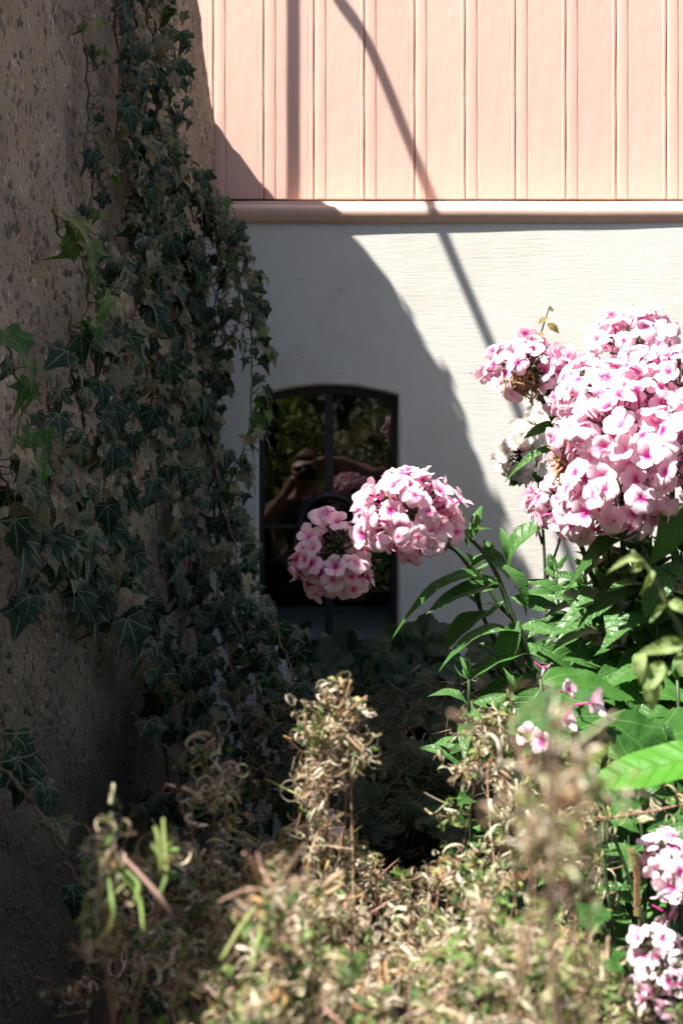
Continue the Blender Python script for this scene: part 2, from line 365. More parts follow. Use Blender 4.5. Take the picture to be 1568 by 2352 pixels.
# window
win = add('window', MB().add(*box((X0+.0, 0.100, ZB), (X0+.004, .104, ZB+.004))).mesh('window_corner', M['iron'], False), house)
YW = PY+.075; TT = .012
def bar(x0, x1, z0, z1, y0=YW-.010, y1=YW+.012): return box((x0, y0, z0), (x1, y1, z1))
b = MB(); fw = .012
b.add(*bar(X0-.002, X0+fw, ZB, ZS+.0)); b.add(*bar(X1-fw, X1+.002, ZB, ZS+.0)); b.add(*bar(X0+fw+.0005, X1-fw-.0005, ZB-.001, ZB+.012))
v = []
for k in range(21):
    x = X0-.002+(2*HW+.004)*k/20; z = ZS-.006+(ZC-ZS-.001)*(1-((x-XM)/HW)**2)
    for y in (YW-.011, YW+.013):
        v += [(x, y, z-.010), (x, y, z+.03)]
f = []
for k in range(20):
    o = 4*k
    f += [(o, o+4, o+5, o+1), (o+2, o+3, o+7, o+6), (o, o+2, o+6, o+4), (o+1, o+5, o+7, o+3)]
b.add(v, f); b.build('frame', M['iron'], win, smooth=False)
d_w = YW+3.3
def wx(px): return at(px, 0, d_w).x
def wz(py): return at(0, py, d_w).z
RC = (wx(757), wz(1208)); ro = 78/FOC*d_w; ri = 62/FOC*d_w
MB().add(*bar(wx(746), wx(765), RC[1]+ro-.003, ZS+.01, YW-.014, YW+.006)).build('glazing_bar', M['iron'], win, False)
MB().add(*bar(wx(746), wx(765), ZB+.006, RC[1]-ro+.003, YW-.014, YW+.006)).build('glazing_bar', M['iron'], win, False)
MB().add(*bar(X0+.006, RC[0]-ro+.003, wz(1213), wz(1203), YW-.013, YW+.005)).build('glazing_bar', M['iron'], win, False)
MB().add(*bar(RC[0]+ro-.003, X1-.006, wz(1213), wz(1203), YW-.013, YW+.005)).build('glazing_bar', M['iron'], win, False)
v = []; N = 48; pr = [(ri, .004), (ri, -.016), ((ri+ro)/2-.001, -.020), (ro-.002, -.018), (ro, -.012), (ro, .004)]
for k in range(N):
    a = 2*math.pi*k/N
    v += [(RC[0]+r*math.cos(a), YW+y, RC[1]+r*math.sin(a)) for r, y in pr]
q = len(pr)
MB().add(v, [(k*q+i, ((k+1) % N)*q+i, ((k+1) % N)*q+(i+1) % q, k*q+(i+1) % q) for k in range(N) for i in range(q)]).build('ring_bar', M['iron'], win)
MB().add(*box((X0+.004, YW-.001, ZB+.004), (X1-.004, YW+.002, ZC-.012))).build('pane', M['glass'], win, False)
# interior: sloping sill and splayed sides behind the pane
b = MB(); ys, ye = YW+.03, YW+.50; zb_ = ZB+.004
zbk = at(0, 1392, 3.3+ye).z
b.add([(X0-.03, ys, zb_), (X1+.03, ys, zb_), (X1+.25, ye, zbk), (X0-.25, ye, zbk)], [(0, 1, 2, 3)])
b.build('inner_sill', M['inner'], win, False)
b = MB()
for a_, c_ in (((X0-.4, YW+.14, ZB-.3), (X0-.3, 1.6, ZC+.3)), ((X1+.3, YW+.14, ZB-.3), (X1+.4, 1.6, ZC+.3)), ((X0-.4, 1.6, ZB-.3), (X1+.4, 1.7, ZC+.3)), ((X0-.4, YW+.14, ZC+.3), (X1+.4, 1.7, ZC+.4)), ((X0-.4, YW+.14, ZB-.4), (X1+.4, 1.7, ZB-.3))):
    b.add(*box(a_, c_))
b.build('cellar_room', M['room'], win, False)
# ------------------------------------------------------------------ left wall
TA = math.tan(R(10)); WN = Vector((math.cos(R(10)), -math.sin(R(10)), 0))
def wallx(ay): return -TA*ay
TOP = [(0, .820), (.03, .860), (.105, .975), (.16, 1.06), (.295, 1.30), (.33, 1.345), (.43, 1.43), (.46, 1.395), (.56, 1.385), (.61, 1.38), (.9, 1.37), (1.2, 1.22), (1.6, 1.08), (1.9, .93), (2.4, .82), (2.7, .80), (3.1, .45), (3.4, .1)]
def ztop(a): return H+float(np.interp(a, [p[0] for p in TOP], [p[1] for p in TOP]))
def nz2(a, z): return .006*math.sin(a*7+z*3)+.004*math.sin(z*9-a*5+1)+.0022*math.sin(a*41+z*29)+.0022*math.sin(z*53-a*37)+.0012*math.sin(a*131+1)*math.sin(z*117)
b = MB(); na, nzz = 330, 110; v = []; aa = np.linspace(-.012, 3.4, na)
for a in aa:
    zt = ztop(a)+.004*math.sin(a*60)+.003*math.sin(a*171)+U(-.0025, .0025)
    for j in range(nzz+1):
        z = (zt-.012)*j/nzz-.05*(1-j/nzz); d = nz2(a, z)+U(-.0008, .0008)
        fade = min(1, max(0, a/.08)); p = Vector((wallx(a), -a, z))+WN*d*fade
        v.append(tuple(p))
    for dx, dz in ((.004, .006), (.014, .011), (.05, .014), (.2, .016), (.36, .0)):
        v.append((wallx(a)-dx, -a, zt-.012+dz))
    v.append((wallx(a)-.37, -a, -.05))
q = nzz+7
f = [(i*q+j, (i+1)*q+j, (i+1)*q+j+1, i*q+j+1) for i in range(na-1) for j in range(q-1)]
f = [tuple(reversed(t)) for t in f]; f.append(tuple((na-1)*q+j for j in range(q))); f.append(tuple(reversed(range(q))))
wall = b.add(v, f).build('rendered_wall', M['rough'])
tag(wall, 'rough pebble-dashed brown garden wall in shade, overgrown with ivy', 'wall')
# railing on top of the wall, out of frame; its shadow falls on the boards
rail = thing('wall_railing', 'thin dark metal railing standing on top of the pebbled wall', 'railing', (-.1, -.16, H+1.05))
MB().add(*tube([(-.088, -.161, H+1.02), (-.088, -.161, H+1.83)], .0083, 12)).build('post', M['dark_metal'], rail)
rp = [(.161, 1.815), (.195, 1.845), (.23, 1.868), (.267, 1.915), (.301, 1.922), (.342, 1.905), (.40, 1.885), (.472, 1.868), (.594, 1.842), (.70, 1.74), (.82, 1.72), (1.2, 1.72)]
MB().add(*tube(smooth_line([(-.06-TA*a-(.0 if i else 0), -a, H+z) for i, (a, z) in enumerate(rp)], 5), .0115, 10)).build('handrail', M['dark_metal'], rail)
for a in (1.15,): MB().add(*tube([(-.06-TA*a, -a, H+1.15), (-.06-TA*a, -a, H+1.72)], .0145, 12)).build('post', M['dark_metal'], rail)
# ------------------------------------------------------------------ leaf meshes
def outline_leaf(half, mat, name, cup=.10, droop=.15, wave=.02, centre=(0, .30), seed=0, rings=3):
    r = random.Random(seed); pts = [(x, y) for x, y in half]; full = pts+[(-x, y) for x, y in reversed(pts[1:-1])]
    cx, cy = centre; v = [(cx, cy, 0)]; m = len(full); tw = r.uniform(-.25, .25)
    def zz(x, y):
        rr = math.hypot(x, y-cy); th = math.atan2(y-cy, x)
        return -droop*max(0, y-.2)**2*1.2-cup*rr*rr+abs(x)*.16+wave*rr*math.sin(th*5+seed)*2+tw*x*y
    for k in range(1, rings+1):
        t = k/rings
        for x, y in full:
            X = cx+(x-cx)*t; Y = cy+(y-cy)*t; v.append((X, Y, zz(X, Y)))
    v[0] = (cx, cy, zz(cx, cy)); f = [(0, 1+i, 1+(i+1) % m) for i in range(m)]
    for k in range(rings-1):
        o = 1+k*m; f += [(o+i, o+m+i, o+m+(i+1) % m, o+(i+1) % m) for i in range(m)]
    return MB().add(v, f).mesh(name, mat)
IVY1 = [(0, .02), (.10, -.07), (.24, -.10), (.40, -.03), (.33, .10), (.36, .20), (.56, .40), (.40, .44), (.26, .50), (.17, .62), (.10, .82), (0, 1.02)]
IVY2 = [(0, .03), (.12, -.08), (.30, -.12), (.46, .02), (.42, .16), (.44, .27), (.50, .46), (.36, .50), (.24, .58), (.14, .74), (.06, .88), (0, .95)]
IVY3 = [(0, .02), (.08, -.05), (.2, -.10), (.34, -.08), (.29, .08), (.27, .17), (.5, .50), (.32, .47), (.17, .52), (.12, .68), (.06, .92), (0, 1.12)]
ivy_me = [outline_leaf(h, M['ivy'], 'ivy_leaf', c, d, w_, seed=s) for s, (h, c, d, w_) in enumerate([(IVY1, .1, .2, .03), (IVY2, .2, .3, .02), (IVY3, .05, .4, .05), (IVY1, -.25, .5, .06), (IVY2, .3, .1, .05), (IVY3, .2, .6, .08), (IVY1, .5, .7, .1)])]
ivn_me = [outline_leaf(h, M['ivy_new'], 'ivy_leaf', c, d, w_, seed=s+20) for s, (h, c, d, w_) in enumerate([(IVY1, .1, .3, .03), (IVY3, .1, .4, .04)])]
def lance(mat, name, w_=.30, bend=.25, fold=.35, pw=.9, seed=0, serr=0, n=12, wave=.012, tipx=1.0):
    r = random.Random(seed); v = []; ph = r.uniform(0, 6); side = r.uniform(-.08, .08)
    for i in range(n+1):
        t = i/n; ww = w_*.5*(math.sin(math.pi*min(1, t**pw*1.0))**.85 if 0 < t < 1 else 0)
        if t < .06: ww = max(ww, .02)
        ww += serr*(1 if i % 2 else -1)*(.0 if t in (0, 1) else 1)
        ww = max(ww, .0)
        zc = bend*.25*math.sin(t*math.pi*.8)-bend*t*t*.8
        for k in (-1, -.55, 0, .55, 1):
            v.append((ww*k+side*math.sin(t*3), t, zc+abs(k)*ww*fold+wave*math.sin(t*17+k*2+ph)*abs(k)))
    f = [(i*5+k, i*5+k+1, (i+1)*5+k+1, (i+1)*5+k) for i in range(n) for k in range(4)]
    return MB().add(v, f).mesh(name, mat)
phl_me = [lance(M['phlox_leaf'], 'leaf', w_, bd, fo, pw, s) for s, (w_, bd, fo, pw) in enumerate([(.27, .3, .3, .9), (.32, .5, .35, .85), (.24, .15, .5, .95), (.36, .35, .25, .8), (.29, .7, .4, .9)])]
# ------------------------------------------------------------------ ivy
def dwall(px): k = (px-701)/FOC; return (CX+3.3*TA)/(TA-k)
class Vine:
    def __init__(s, label, base, name='ivy_vine'):
        s.t = thing(name, label, 'ivy', base, 'ivy on the pebbled wall'); s.n = 0
    def P(s, p, off):
        if len(p) > 2 and p[2]: return at(p[0], p[1], p[2])
        d = dwall(min(p[0], 470)); 
        if p[0] > 470: d = 3.13-(p[0]-470)*.0006
        return at(p[0], p[1], d-off/.28)
    def strand(s, pts, step=19, size=.047, off=.02, spread=26, rad=.0028, green=.0, woody=False, leaves=True, face=0):
        Q = smooth_line([s.P(p, off) for p in pts], 6)
        stem = MB(); m = len(Q)
        Q = [q+Vector((U(-1, 1), U(-1, 1), U(-1, 1)))*.003 for q in Q]
        stem.add(*tube(Q, [rad*(1-.6*i/m) for i in range(m)], 6))
        L = [0]
        for i in range(1, m): L.append(L[-1]+(Q[i]-Q[i-1]).length)
        if leaves:
            pos = U(0, .02); stp = step/FOC*2.9
            while pos < L[-1]:
                i = max(j for j in range(m) if L[j] <= pos); i = min(i, m-2)
                q = Q[i].lerp(Q[i+1], (pos-L[i])/max(1e-5, L[i+1]-L[i]))
                dn = (CY-q.y); 
                lat = WN.cross(Vector((0, 0, 1)))*U(-1, 1)*spread/FOC*2.9*2.2 + Vector((1, 0, 0))*U(-.3, 1)*.02
                nn = (WN*U(.3, 1.0)+Vector((0, -1, 0))*U(.1, 1.0)+Vector((0, 0, 1))*U(-.1, .75)+rv(.28)).normalized()
                lb = q+lat+WN*U(.002, .025)+Vector((0, 0, U(-.012, .02)))
                k = -TA*(-lb.y)                  # stay in front of the wall
                if lb.x < k+.006 and lb.y > -3: lb.x = k+.008
                tip = Vector((U(-.5, .6), U(-.45, .1), -1)).normalized()+rv(.22)
                sz = size*U(.55, 1.25)*(1 if random.random() > .12 else .6)
                me = random.choice(ivn_me) if random.random() < green else random.choice(ivy_me)
                add('leaf', me, s.t, frame(lb, nn, tip, sz, U(.85, 1.1))); s.n += 1
                mid = q.lerp(lb, .5)+Vector((0, 0, -.006))
                stem.add(*tube([q, mid, lb], [.0011, .0009, .0009], 4, False))
                pos += stp*U(.6, 1.4)
        stem.build('stem', M['ivy_green'] if green > .3 else M['ivy_stem'], s.t)
def w_(px, py): return at(px, py, dwall(min(px, 480)))
v1 = Vine('narrow ivy strand with paler leaves climbing the bare upper left of the pebbled wall', w_(215, 700))
v1.strand([(200, 15), (190, 60), (200, 130)], 24, .030, .012, 6, green=.6, rad=.0015)
v1.strand([(195, 110), (205, 250), (195, 350), (215, 430), (200, 520), (225, 620), (215, 720)], 17, .034, .012, 7, rad=.002, green=.18)
v2 = Vine('dense ivy column hanging from the top of the picture down the middle of the wall', w_(330, 800))
for pts in ([(275, -60), (262, 60), (285, 200), (265, 300), (292, 400), (295, 520), (320, 640), (300, 760)], [(300, -80), (310, 60), (300, 180), (310, 300), (330, 420), (320, 540), (350, 660)],
            [(335, -60), (340, 150), (335, 300), (355, 420), (360, 560), (390, 700), (400, 850)], [(355, -80), (362, 160), (370, 300), (385, 400), (400, 520), (430, 640), (450, 760), (460, 880)]):
    v2.strand(pts, 12.5, .043, .028, 13)
v2.strand([(395, -20), (400, 130), (393, 240), (388, 340)], 24, .032, .01, 6)
v2.strand([(280, 300), (330, 360), (300, 470), (290, 560), (250, 640)], 14, .046, .03, 15)
v3 = Vine('ivy bulging out at the wall corner with thin shoots trailing over the white plaster', w_(470, 700))
for pts in ([(330, 360), (400, 375), (450, 420), (490, 500), (520, 560)], [(370, 400), (430, 440), (470, 540), (495, 640), (520, 720), (540, 800)], [(350, 420), (400, 500), (430, 600), (455, 700), (480, 800), (500, 900)],
            [(420, 420), (470, 460), (505, 520), (520, 620), (500, 720), (505, 830), (520, 900)], [(400, 470), (430, 560), (440, 680), (470, 800), (480, 930)]):
    v3.strand([(a-12, c) for a, c in pts], 17, .041, .03, 12)
v3.strand([(425, 410), (480, 470), (520, 560), (556, 660), (576, 760), (577, 900), (566, 1010), (540, 1070), (505, 1110)], 20, .040, .04, 5, rad=.0030, green=.42)
v3.strand([(460, 430), (500, 490), (545, 560), (565, 640), (578, 740)], 22, .034, .05, 6, rad=.0018, green=.1)
v3.strand([(500, 520), (540, 620), (555, 720), (560, 830)], 20, .036, .05, 8, rad=.0018)
for e in [(610, 905, .034), (600, 1000, .045), (555, 1080, .045)]:
    lb = at(e[0], e[1]-18, 2.93); add('leaf', ivy_me[2], v3.t, frame(lb, (.2, -.9, .3), (.5, 0, -1), e[2], .7))
    tg = MB().add(*tube([at(574, e[1]+10, 2.98), at(590, e[1]-10, 2.95), lb], .001, 4)).build('stem', M['ivy_green'], v3.t)
v4 = Vine('old ivy with thick bare woody stems in the middle of the pebbled wall', w_(370, 1400))
for pts in ([(240, 640), (250, 780), (265, 900), (280, 1020), (270, 1150), (290, 1280), (300, 1400)], [(320, 640), (330, 800), (350, 930), (345, 1050), (360, 1180), (370, 1300), (400, 1400)],
            [(200, 760), (225, 880), (230, 990), (240, 1100), (230, 1230), (260, 1330)], [(290, 740), (350, 830), (420, 900), (470, 1000), (500, 1090), (520, 1170)], [(400, 840), (400, 960), (410, 1080), (430, 1200), (440, 1320), (470, 1430)]):
    v4.strand(pts, 15, .052, .035, 22)
v4.strand([(395, 560), (405, 650), (425, 760), (432, 860), (455, 950), (470, 1050)], 60, .045, .025, 20, rad=.0058)
v4.strand([(470, 1000), (500, 1100), (490, 1180), (505, 1280), (520, 1350)], 30, .045, .04, 20, rad=.0050)
v4.strand([(455, 1180), (500, 1190), (510, 1160)], 40, .045, .04, 15, rad=.0035)
v5 = Vine('out-of-focus large-leaved ivy spreading over the wall at the left edge of the picture', w_(120, 1300))
for pts in ([(160, 730), (165, 860), (190, 960), (180, 1080), (170, 1200), (200, 1330), (190, 1420)], [(110, 900), (120, 1000), (110, 1100), (130, 1200), (120, 1300), (150, 1400)], [(60, 1040), (60, 1130), (40, 1220), (60, 1300), (20, 1380)], [(-30, 1180), (0, 1220), (60, 1230), (130, 1240), (180, 1290)], [(-20, 1050), (20, 1120), (10, 1200)]):
    v5.strand(pts, 20, .056, .03, 22)
v5.strand([(15, 760), (28, 830), (50, 920), (40, 1000), (35, 1080)], 26, .052, .03, 12, green=.75)
v8 = Vine('bright green young ivy shoot with big leaves left of the narrow strand', w_(200, 720))
v8.strand([(125, 480), (140, 540), (185, 590), (205, 660), (190, 730), (165, 750)], 22, .047, .03, 8, green=.9)
v6 = Vine('ivy tangle at the foot of the wall left of the small window', w_(470, 1750))
for pts in ([(470, 1080), (520, 1180), (545, 1280), (560, 1390), (590, 1480), (620, 1560)], [(500, 1300), (510, 1450), (540, 1560), (560, 1680), (600, 1760), (620, 1830)], [(560, 1380), (620, 1430), (655, 1500), (680, 1600), (670, 1700)], [(440, 1380), (460, 1500), (480, 1620), (500, 1740), (540, 1820)], [(600, 1470), (610, 1580), (640, 1690), (650, 1780)], [(420, 1500), (430, 1620), (440, 1740), (460, 1840)], [(540, 1420), (580, 1520), (590, 1640), (570, 1750), (610, 1880)], [(300, 1850), (380, 1840), (470, 1880), (560, 1900)], [(640, 1620), (690, 1700), (730, 1800), (760, 1870)]):
    v6.strand([(a, c, 2.85-max(0, a-440)*.0008-(c-1400)*.0006) if a > 430 else (a, c) for a, c in pts], 15, .048, .04, 22)
v6.strand([(520, 1240, 2.9), (530, 1370, 2.85), (530, 1500, 2.8), (540, 1640, 2.7)], 60, .045, .04, 20, rad=.0055)
v6.strand([(590, 1395, 2.85), (640, 1440, 2.8), (680, 1500, 2.75), (700, 1600, 2.7)], 40, .045, .04, 16, rad=.0045)
v6.strand([(545, 1080, 3.05), (540, 1180, 3.05), (560, 1260, 3.0), (562, 1330, 3.0)], 26, .038, .04, 12, rad=.0020)
v7 = Vine('bare brown ivy stem running down the shaded lower part of the wall', w_(385, 1800))
v7.strand([(255, 1330), (275, 1430), (320, 1530), (360, 1620), (378, 1720), (388, 1830)], 26, .060, .05, 24, rad=.0055)
v7.strand([(270, 1380), (330, 1420), (380, 1500), (400, 1580)], 20, .060, .05, 24, rad=.0030)
v7.strand([(300, 1640), (330, 1660), (380, 1680)], 50, .052, .05, 10, rad=.0018)
v9 = Vine('blurred ivy shoot crossing the lower left corner in front of the wall', w_(120, 1900))
v9.strand([(-30, 1740, 1.7), (40, 1800, 1.65), (95, 1870, 1.6), (140, 1950, 1.55)], 45, .062, .04, 18, rad=.0035)
v9.strand([(10, 1690, 1.75), (35, 1740, 1.75)], 30, .062, .04, 12, rad=.0022)
vt = Vine('shaded ivy mat low on the wall behind the withered weeds', w_(250, 2100))
for pts in ([(150, 1980), (200, 2080), (260, 2200), (330, 2330)], [(200, 1900), (260, 2000), (330, 2100), (420, 2200), (480, 2330)], [(210, 2250), (300, 2290), (380, 2350)], [(350, 1880), (420, 1980), (500, 2080), (560, 2200)]):
    vt.strand([(a, c, 1.75) for a, c in pts], 20, .055, .03, 26)
vtop = Vine('ivy fringe spilling along the top edge of the pebbled wall', (-.1, -.5, H+1.38))
P_ = [Vector((wallx(a)-.02, -a, ztop(a)+.012)) for a in np.linspace(.35, 2.3, 24)]
st = MB().add(*tube(P_, .004, 5)).build('stem', M['ivy_stem'], vtop.t)
for k in range(150):
    a = U(.38, 2.3) if k > 60 else U(.36, .75); p = Vector((wallx(a)-U(-.006, .05), -a, ztop(a)+U(-.016, .012)))
    add('leaf', random.choice(ivy_me), vtop.t, frame(p, (U(-.3, 1), U(-.6, .6), U(.2, 1)), rv(1)+Vector((.3, 0, -.5)), U(.022, .036)))
# ------------------------------------------------------------------ phlox
def floret_mesh(mat, seed, open_=1.0, name='floret', wide=1.0, wave=.02):
    r = random.Random(seed); b = MB(); nu = 6; ks = (-1, -.5, 0, .5, 1)
    for p in range(5):
        a0 = 2*math.pi*p/5+r.uniform(-.08, .08); op = open_+r.uniform(-.25, .25); ph = r.uniform(0, 6); tw = r.uniform(-.12, .28); sc = r.uniform(.9, 1.08)
        v = []
        for i in range(nu+1):
            u = i/nu; rr = (.03+.47*u)*sc; ww = wide*(.035+.245*math.sin(min(1, u*1.02)**1.15*math.pi*.62)**1.1)*(1-.50*max(0, u-.80)/.2)
            for k in ks:
                x = ww*k; y = rr-abs(k)**2*.055*u*(1 if u > .6 else 0)-(.018 if (i == nu and k == 0) else 0)
                z = (1-op)*rr*.9-.16*u*u*op+.06*math.sin(u*3)+wave*math.sin(k*3+ph)*u+tw*x*u-abs(k)**2*.03*u+.011*p
                v.append((x*math.cos(a0)-y*math.sin(a0), x*math.sin(a0)+y*math.cos(a0), z))
        b.add(v, [(i*5+k, i*5+k+1, (i+1)*5+k+1, (i+1)*5+k) for i in range(nu) for k in range(4)])
    n = 6; v = [(math.cos(2*math.pi*k/n)*rr, math.sin(2*math.pi*k/n)*rr, z) for z, rr in ((.0, .045), (-.25, .035), (-.55, .03)) for k in range(n)]
    b.add(v, [(j*n+k, (j+1)*n+k, (j+1)*n+(k+1) % n, j*n+(k+1) % n) for j in range(2) for k in range(n)])
    return b.mesh(name, mat)
flo = [floret_mesh(M['petal'], s, o, wide=w0*.88) for s, (o, w0) in enumerate([(1.0, 1.0), (1.1, .95), (.8, 1.05), (.5, 1.0), (1.25, 1.0), (.95, 1.05), (.2, .9), (.7, 1)])]
wflo = [floret_mesh(M['white_petal'], s+30, o, wide=1.15, wave=.05) for s, o in enumerate([.9, .5, .2, .7])]
def bud_cluster(C, Rr, n, up, axis_pt, mat=None, size=1.0):
    b = MB()
    for _ in range(n):
        d = (rv()+Vector(up)*1.2).normalized(); tip = C+Vector((d.x*Rr.x, d.y*Rr.y, d.z*Rr.z))*U(.45, .85)
        b.add(*tube([axis_pt.lerp(C, .6)+rv(.003), C.lerp(tip, .5)+rv(.002), tip], [.0014*size, .0012*size, .0012*size], 4))
        b.add(*tube([tip, tip+d*.006*size, tip+d*.012*size], [.0014*size, .0026*size, .0004], 5))
    return b
def head(plant, C, Rr, n, size=.036, up=(0, 0, 1), bald=None, stem_from=None, petals=None, name='flower_head', keep=-.55, label=None):
    C = Vector(C); Rr = Vector(Rr) if hasattr(Rr, '__len__') else Vector((Rr, Rr, Rr)); up = Vector(up).normalized()
    base = stem_from or C-up*Rr.z*1.1
    core = bud_cluster(C, Rr, 46, up*.4, base)
    if bald is not None:
        bc = bud_cluster(C+Vector((bald[0].x*Rr.x, bald[0].y*Rr.y, bald[0].z*Rr.z))*.42, Rr*.62, 60, bald[0]*1.0, C); core.v += bc.v; core.f += [[i+core.n for i in q] for q in bc.f]; core.mi += bc.mi; core.n += bc.n
    hd = core.build(name, M['calyx'], plant)
    if label: hd['label'] = label
    for i in range(n):
        z = 1-2*(i+.5)/n; ph = i*2.39996+.3; s_ = math.sqrt(1-z*z); d = Vector((s_*math.cos(ph), s_*math.sin(ph), z))
        d = (d+rv(.13)).normalized()
        if d.dot(up) < keep: continue
        if bald is not None and d.dot(bald[0]) > bald[1]: continue
        k = U(.80, 1.16); p = C+Vector((d.x*Rr.x, d.y*Rr.y, d.z*Rr.z))*k
        nn = (d+rv(.34)+Vector((-.12, -.12, .30))).normalized()
        add('floret', random.choice(petals or flo), hd, frame(p, nn, rv(), size*U(.85, 1.12)))
    return hd
def phlox_leaf(plant, base, tip, wpx=50, n=None, me=None, d=None, name='leaf'):
    """leaf running from base to tip (both 3D), face turned up and outwards"""
    y = tip-base; ln = y.length; nn = Vector(n) if n else Vector((U(-.35, .2), U(-.75, -.2), U(.5, 1)))
    mm = me or random.choice(phl_me); wd = {0: .27, 1: .32, 2: .24, 3: .36, 4: .29}.get(phl_me.index(mm) if mm in phl_me else -1, .3)
    target = wpx/FOC*((base.y+tip.y)/2-CY)/ln
    return add(name, mm, plant, frame(base, nn, y, ln, min(1.6, max(.5, target/wd))))
def stalk(plant, P, r0=.0035, r1=.002, name='stem', mat='stem'):
    Q = smooth_line(P, 6); m = len(Q)
    MB().add(*tube(Q, [r0+(r1-r0)*i/m for i in range(m)], 7)).build(name, M[mat], plant); return Q
def leafy(plant, P, r0=.004, n=10, t0=.1, t1=.95, ln=(.07, .10), droop=.25, wpx=None, top=True):
    """a phlox stem with opposite pairs of lance leaves, each pair turned a quarter"""
    Q = stalk(plant, P, r0, .002); m = len(Q); ph = U(0, 3)
    for i in range(n):
        t = t0+(t1-t0)*i/max(1, n-1); q = Q[int(t*(m-1))]; ph += math.pi/2+U(-.3, .3)
        for s in (0, math.pi):
            a = ph+s; d = Vector((math.cos(a), math.sin(a), U(-.05, .55)-droop*(1-t))); d.normalize(); l = U(*ln)*(1.05-.35*t)
            nn = Vector((-math.cos(a)*.5-.15, -math.sin(a)*.5-.55, 1))+rv(.3)
            add('leaf', random.choice(phl_me), plant, frame(q+d*.003, nn, d, l, U(1.0, 1.5)))
    if top:
        for _ in range(6):
            d = (rv(.6)+Vector((0, 0, 1.2))).normalized(); add('leaf', random.choice(phl_me), plant, frame(Q[-1], d.cross(rv()), d, U(.018, .035), 1))
    return Q
GZ = 0.0
def gnd(px, d, dy=0): p = at(px, 0, d); return Vector((p.x, p.y, GZ))
# A: the sunlit ball before the window
dA = 2.0
pA = thing('phlox_plant', 'pink phlox whose full round sunlit flower ball leans before the right side of the window', 'phlox', gnd(1260, dA+.05), 'pink garden phlox')
head(pA, at(938, 1182, dA), (.066, .062, .056), 92, .038, up=(-.3, -.5, .5), keep=-.85, stem_from=at(1040, 1225, dA+.03))
SA = [gnd(1300, dA+.05), at(1262, 1640, dA), at(1210, 1510, dA), at(1165, 1385, dA), at(1130, 1300, dA), at(1075, 1235, dA+.01), at(985, 1205, dA+.02)]
stalk(pA, SA, .005, .0026)
add('floret', flo[4], pA, frame(at(995, 1268, dA-.04), (.1, -.5, -.5), (0, 0, 1), .040))
LA = [((1140, 1330), (890, 1346), 42, (-.1, -.45, 1)), ((1155, 1345), (985, 1376), 44, (.1, -.6, .8)), ((1165, 1300), (1241, 1158), 52, (-.75, -.5, .35)), ((1180, 1350), (1345, 1322), 44, (0, -.35, 1)),
      ((1172, 1372), (1283, 1386), 58, (.1, -.75, .65)), ((1195, 1452), (1003, 1472), 46, (-.1, -.35, 1)), ((1188, 1425), (1152, 1545), 56, (-.1, -1, .2)), ((1222, 1480), (1362, 1556), 56, (.35, -.75, .6)),
      ((1230, 1560), (1066, 1622), 50, (-.35, -.6, .8)), ((1120, 1405), (1005, 1468), 60, (-.5, -.7, .5)), ((1135, 1290), (1108, 1240), 34, (-.4, -.9, .2)), ((1085, 1240), (1112, 1166), 34, (-.7, -.6, .1)),
      ((1100, 1260), (1175, 1330), 44, (.5, -.7, .4)), ((1230, 1540), (1130, 1690), 62, (-.5, -.8, .3)), ((1215, 1500), (1300, 1470), 36, (.2, -.5, .9)), ((1150, 1340), (1060, 1290), 40, (-.2, -.5, .9)),
      ((1165, 1290), (1190, 1225), 30, (.3, -.9, .1)), ((1215, 1500), (1065, 1560), 50, (-.2, -.4, 1)), ((1245, 1600), (1380, 1640), 60, (.2, -.5, .9)), ((1130, 1300), (1225, 1250), 50, (.3, -.4, .9)), ((1240, 1580), (1180, 1700), 60, (-.2, -.9, .5))]
for (bx, by), (tx, ty), wd, nn in LA: phlox_leaf(pA, at(bx, by, dA+U(-.01, .01)), at(tx, ty, dA-U(-.03, .05)), wd, nn)
for _ in range(9): phlox_leaf(pA, at(1060+U(-15, 15), 1215+U(-10, 20), dA+.01), at(1060+U(-50, 40), 1215+U(-55, 55), dA-.01), 14)
S2 = [at(1240, 1600, dA+.05), at(1120, 1440, dA+.05), at(1090, 1330, dA+.05), at(1050, 1270, dA+.03), at(1000, 1235, dA+.02)]
stalk(pA, S2, .003, .002)
leafy(pA, [at(1250, 1700, dA+.1), at(1110, 1420, dA+.1), at(1080, 1300, dA+.08)], .003, 6, .4, .95, (.035, .05))
# B: the shaded, half spent ball
dB = 2.04
pB = thing('phlox_plant', 'shaded pink phlox head with bare spent middle hanging in front of the round window bar', 'phlox', gnd(1180, dB+.1), 'pink garden phlox')
head(pB, at(768, 1290, dB), (.052, .050, .048), 62, .036, up=(-.2, -.6, -.1), keep=-.6, bald=(Vector((.18, -.62, .75)).normalized(), .70), stem_from=at(840, 1290, dB+.03))
for (x, y) in ((748, 1178), (775, 1200), (733, 1188), (820, 1235), (832, 1262), (812, 1245)):
    add('floret', random.choice(flo[:4]), pB, frame(at(x, y, dB-.02), (U(-.3, .3), -.8, .5), rv(), .034)); MB().add(*tube([at(x, y, dB-.015), at(785, 1255, dB)], .001, 4)).build('stem', M['calyx'], pB)
stalk(pB, [gnd(1180, dB+.1), at(1215, 1560, dB+.08), at(1140, 1380, dB+.08), at(1040, 1260, dB+.09), at(880, 1225, dB+.07), at(790, 1275, dB)], .0045, .0024)
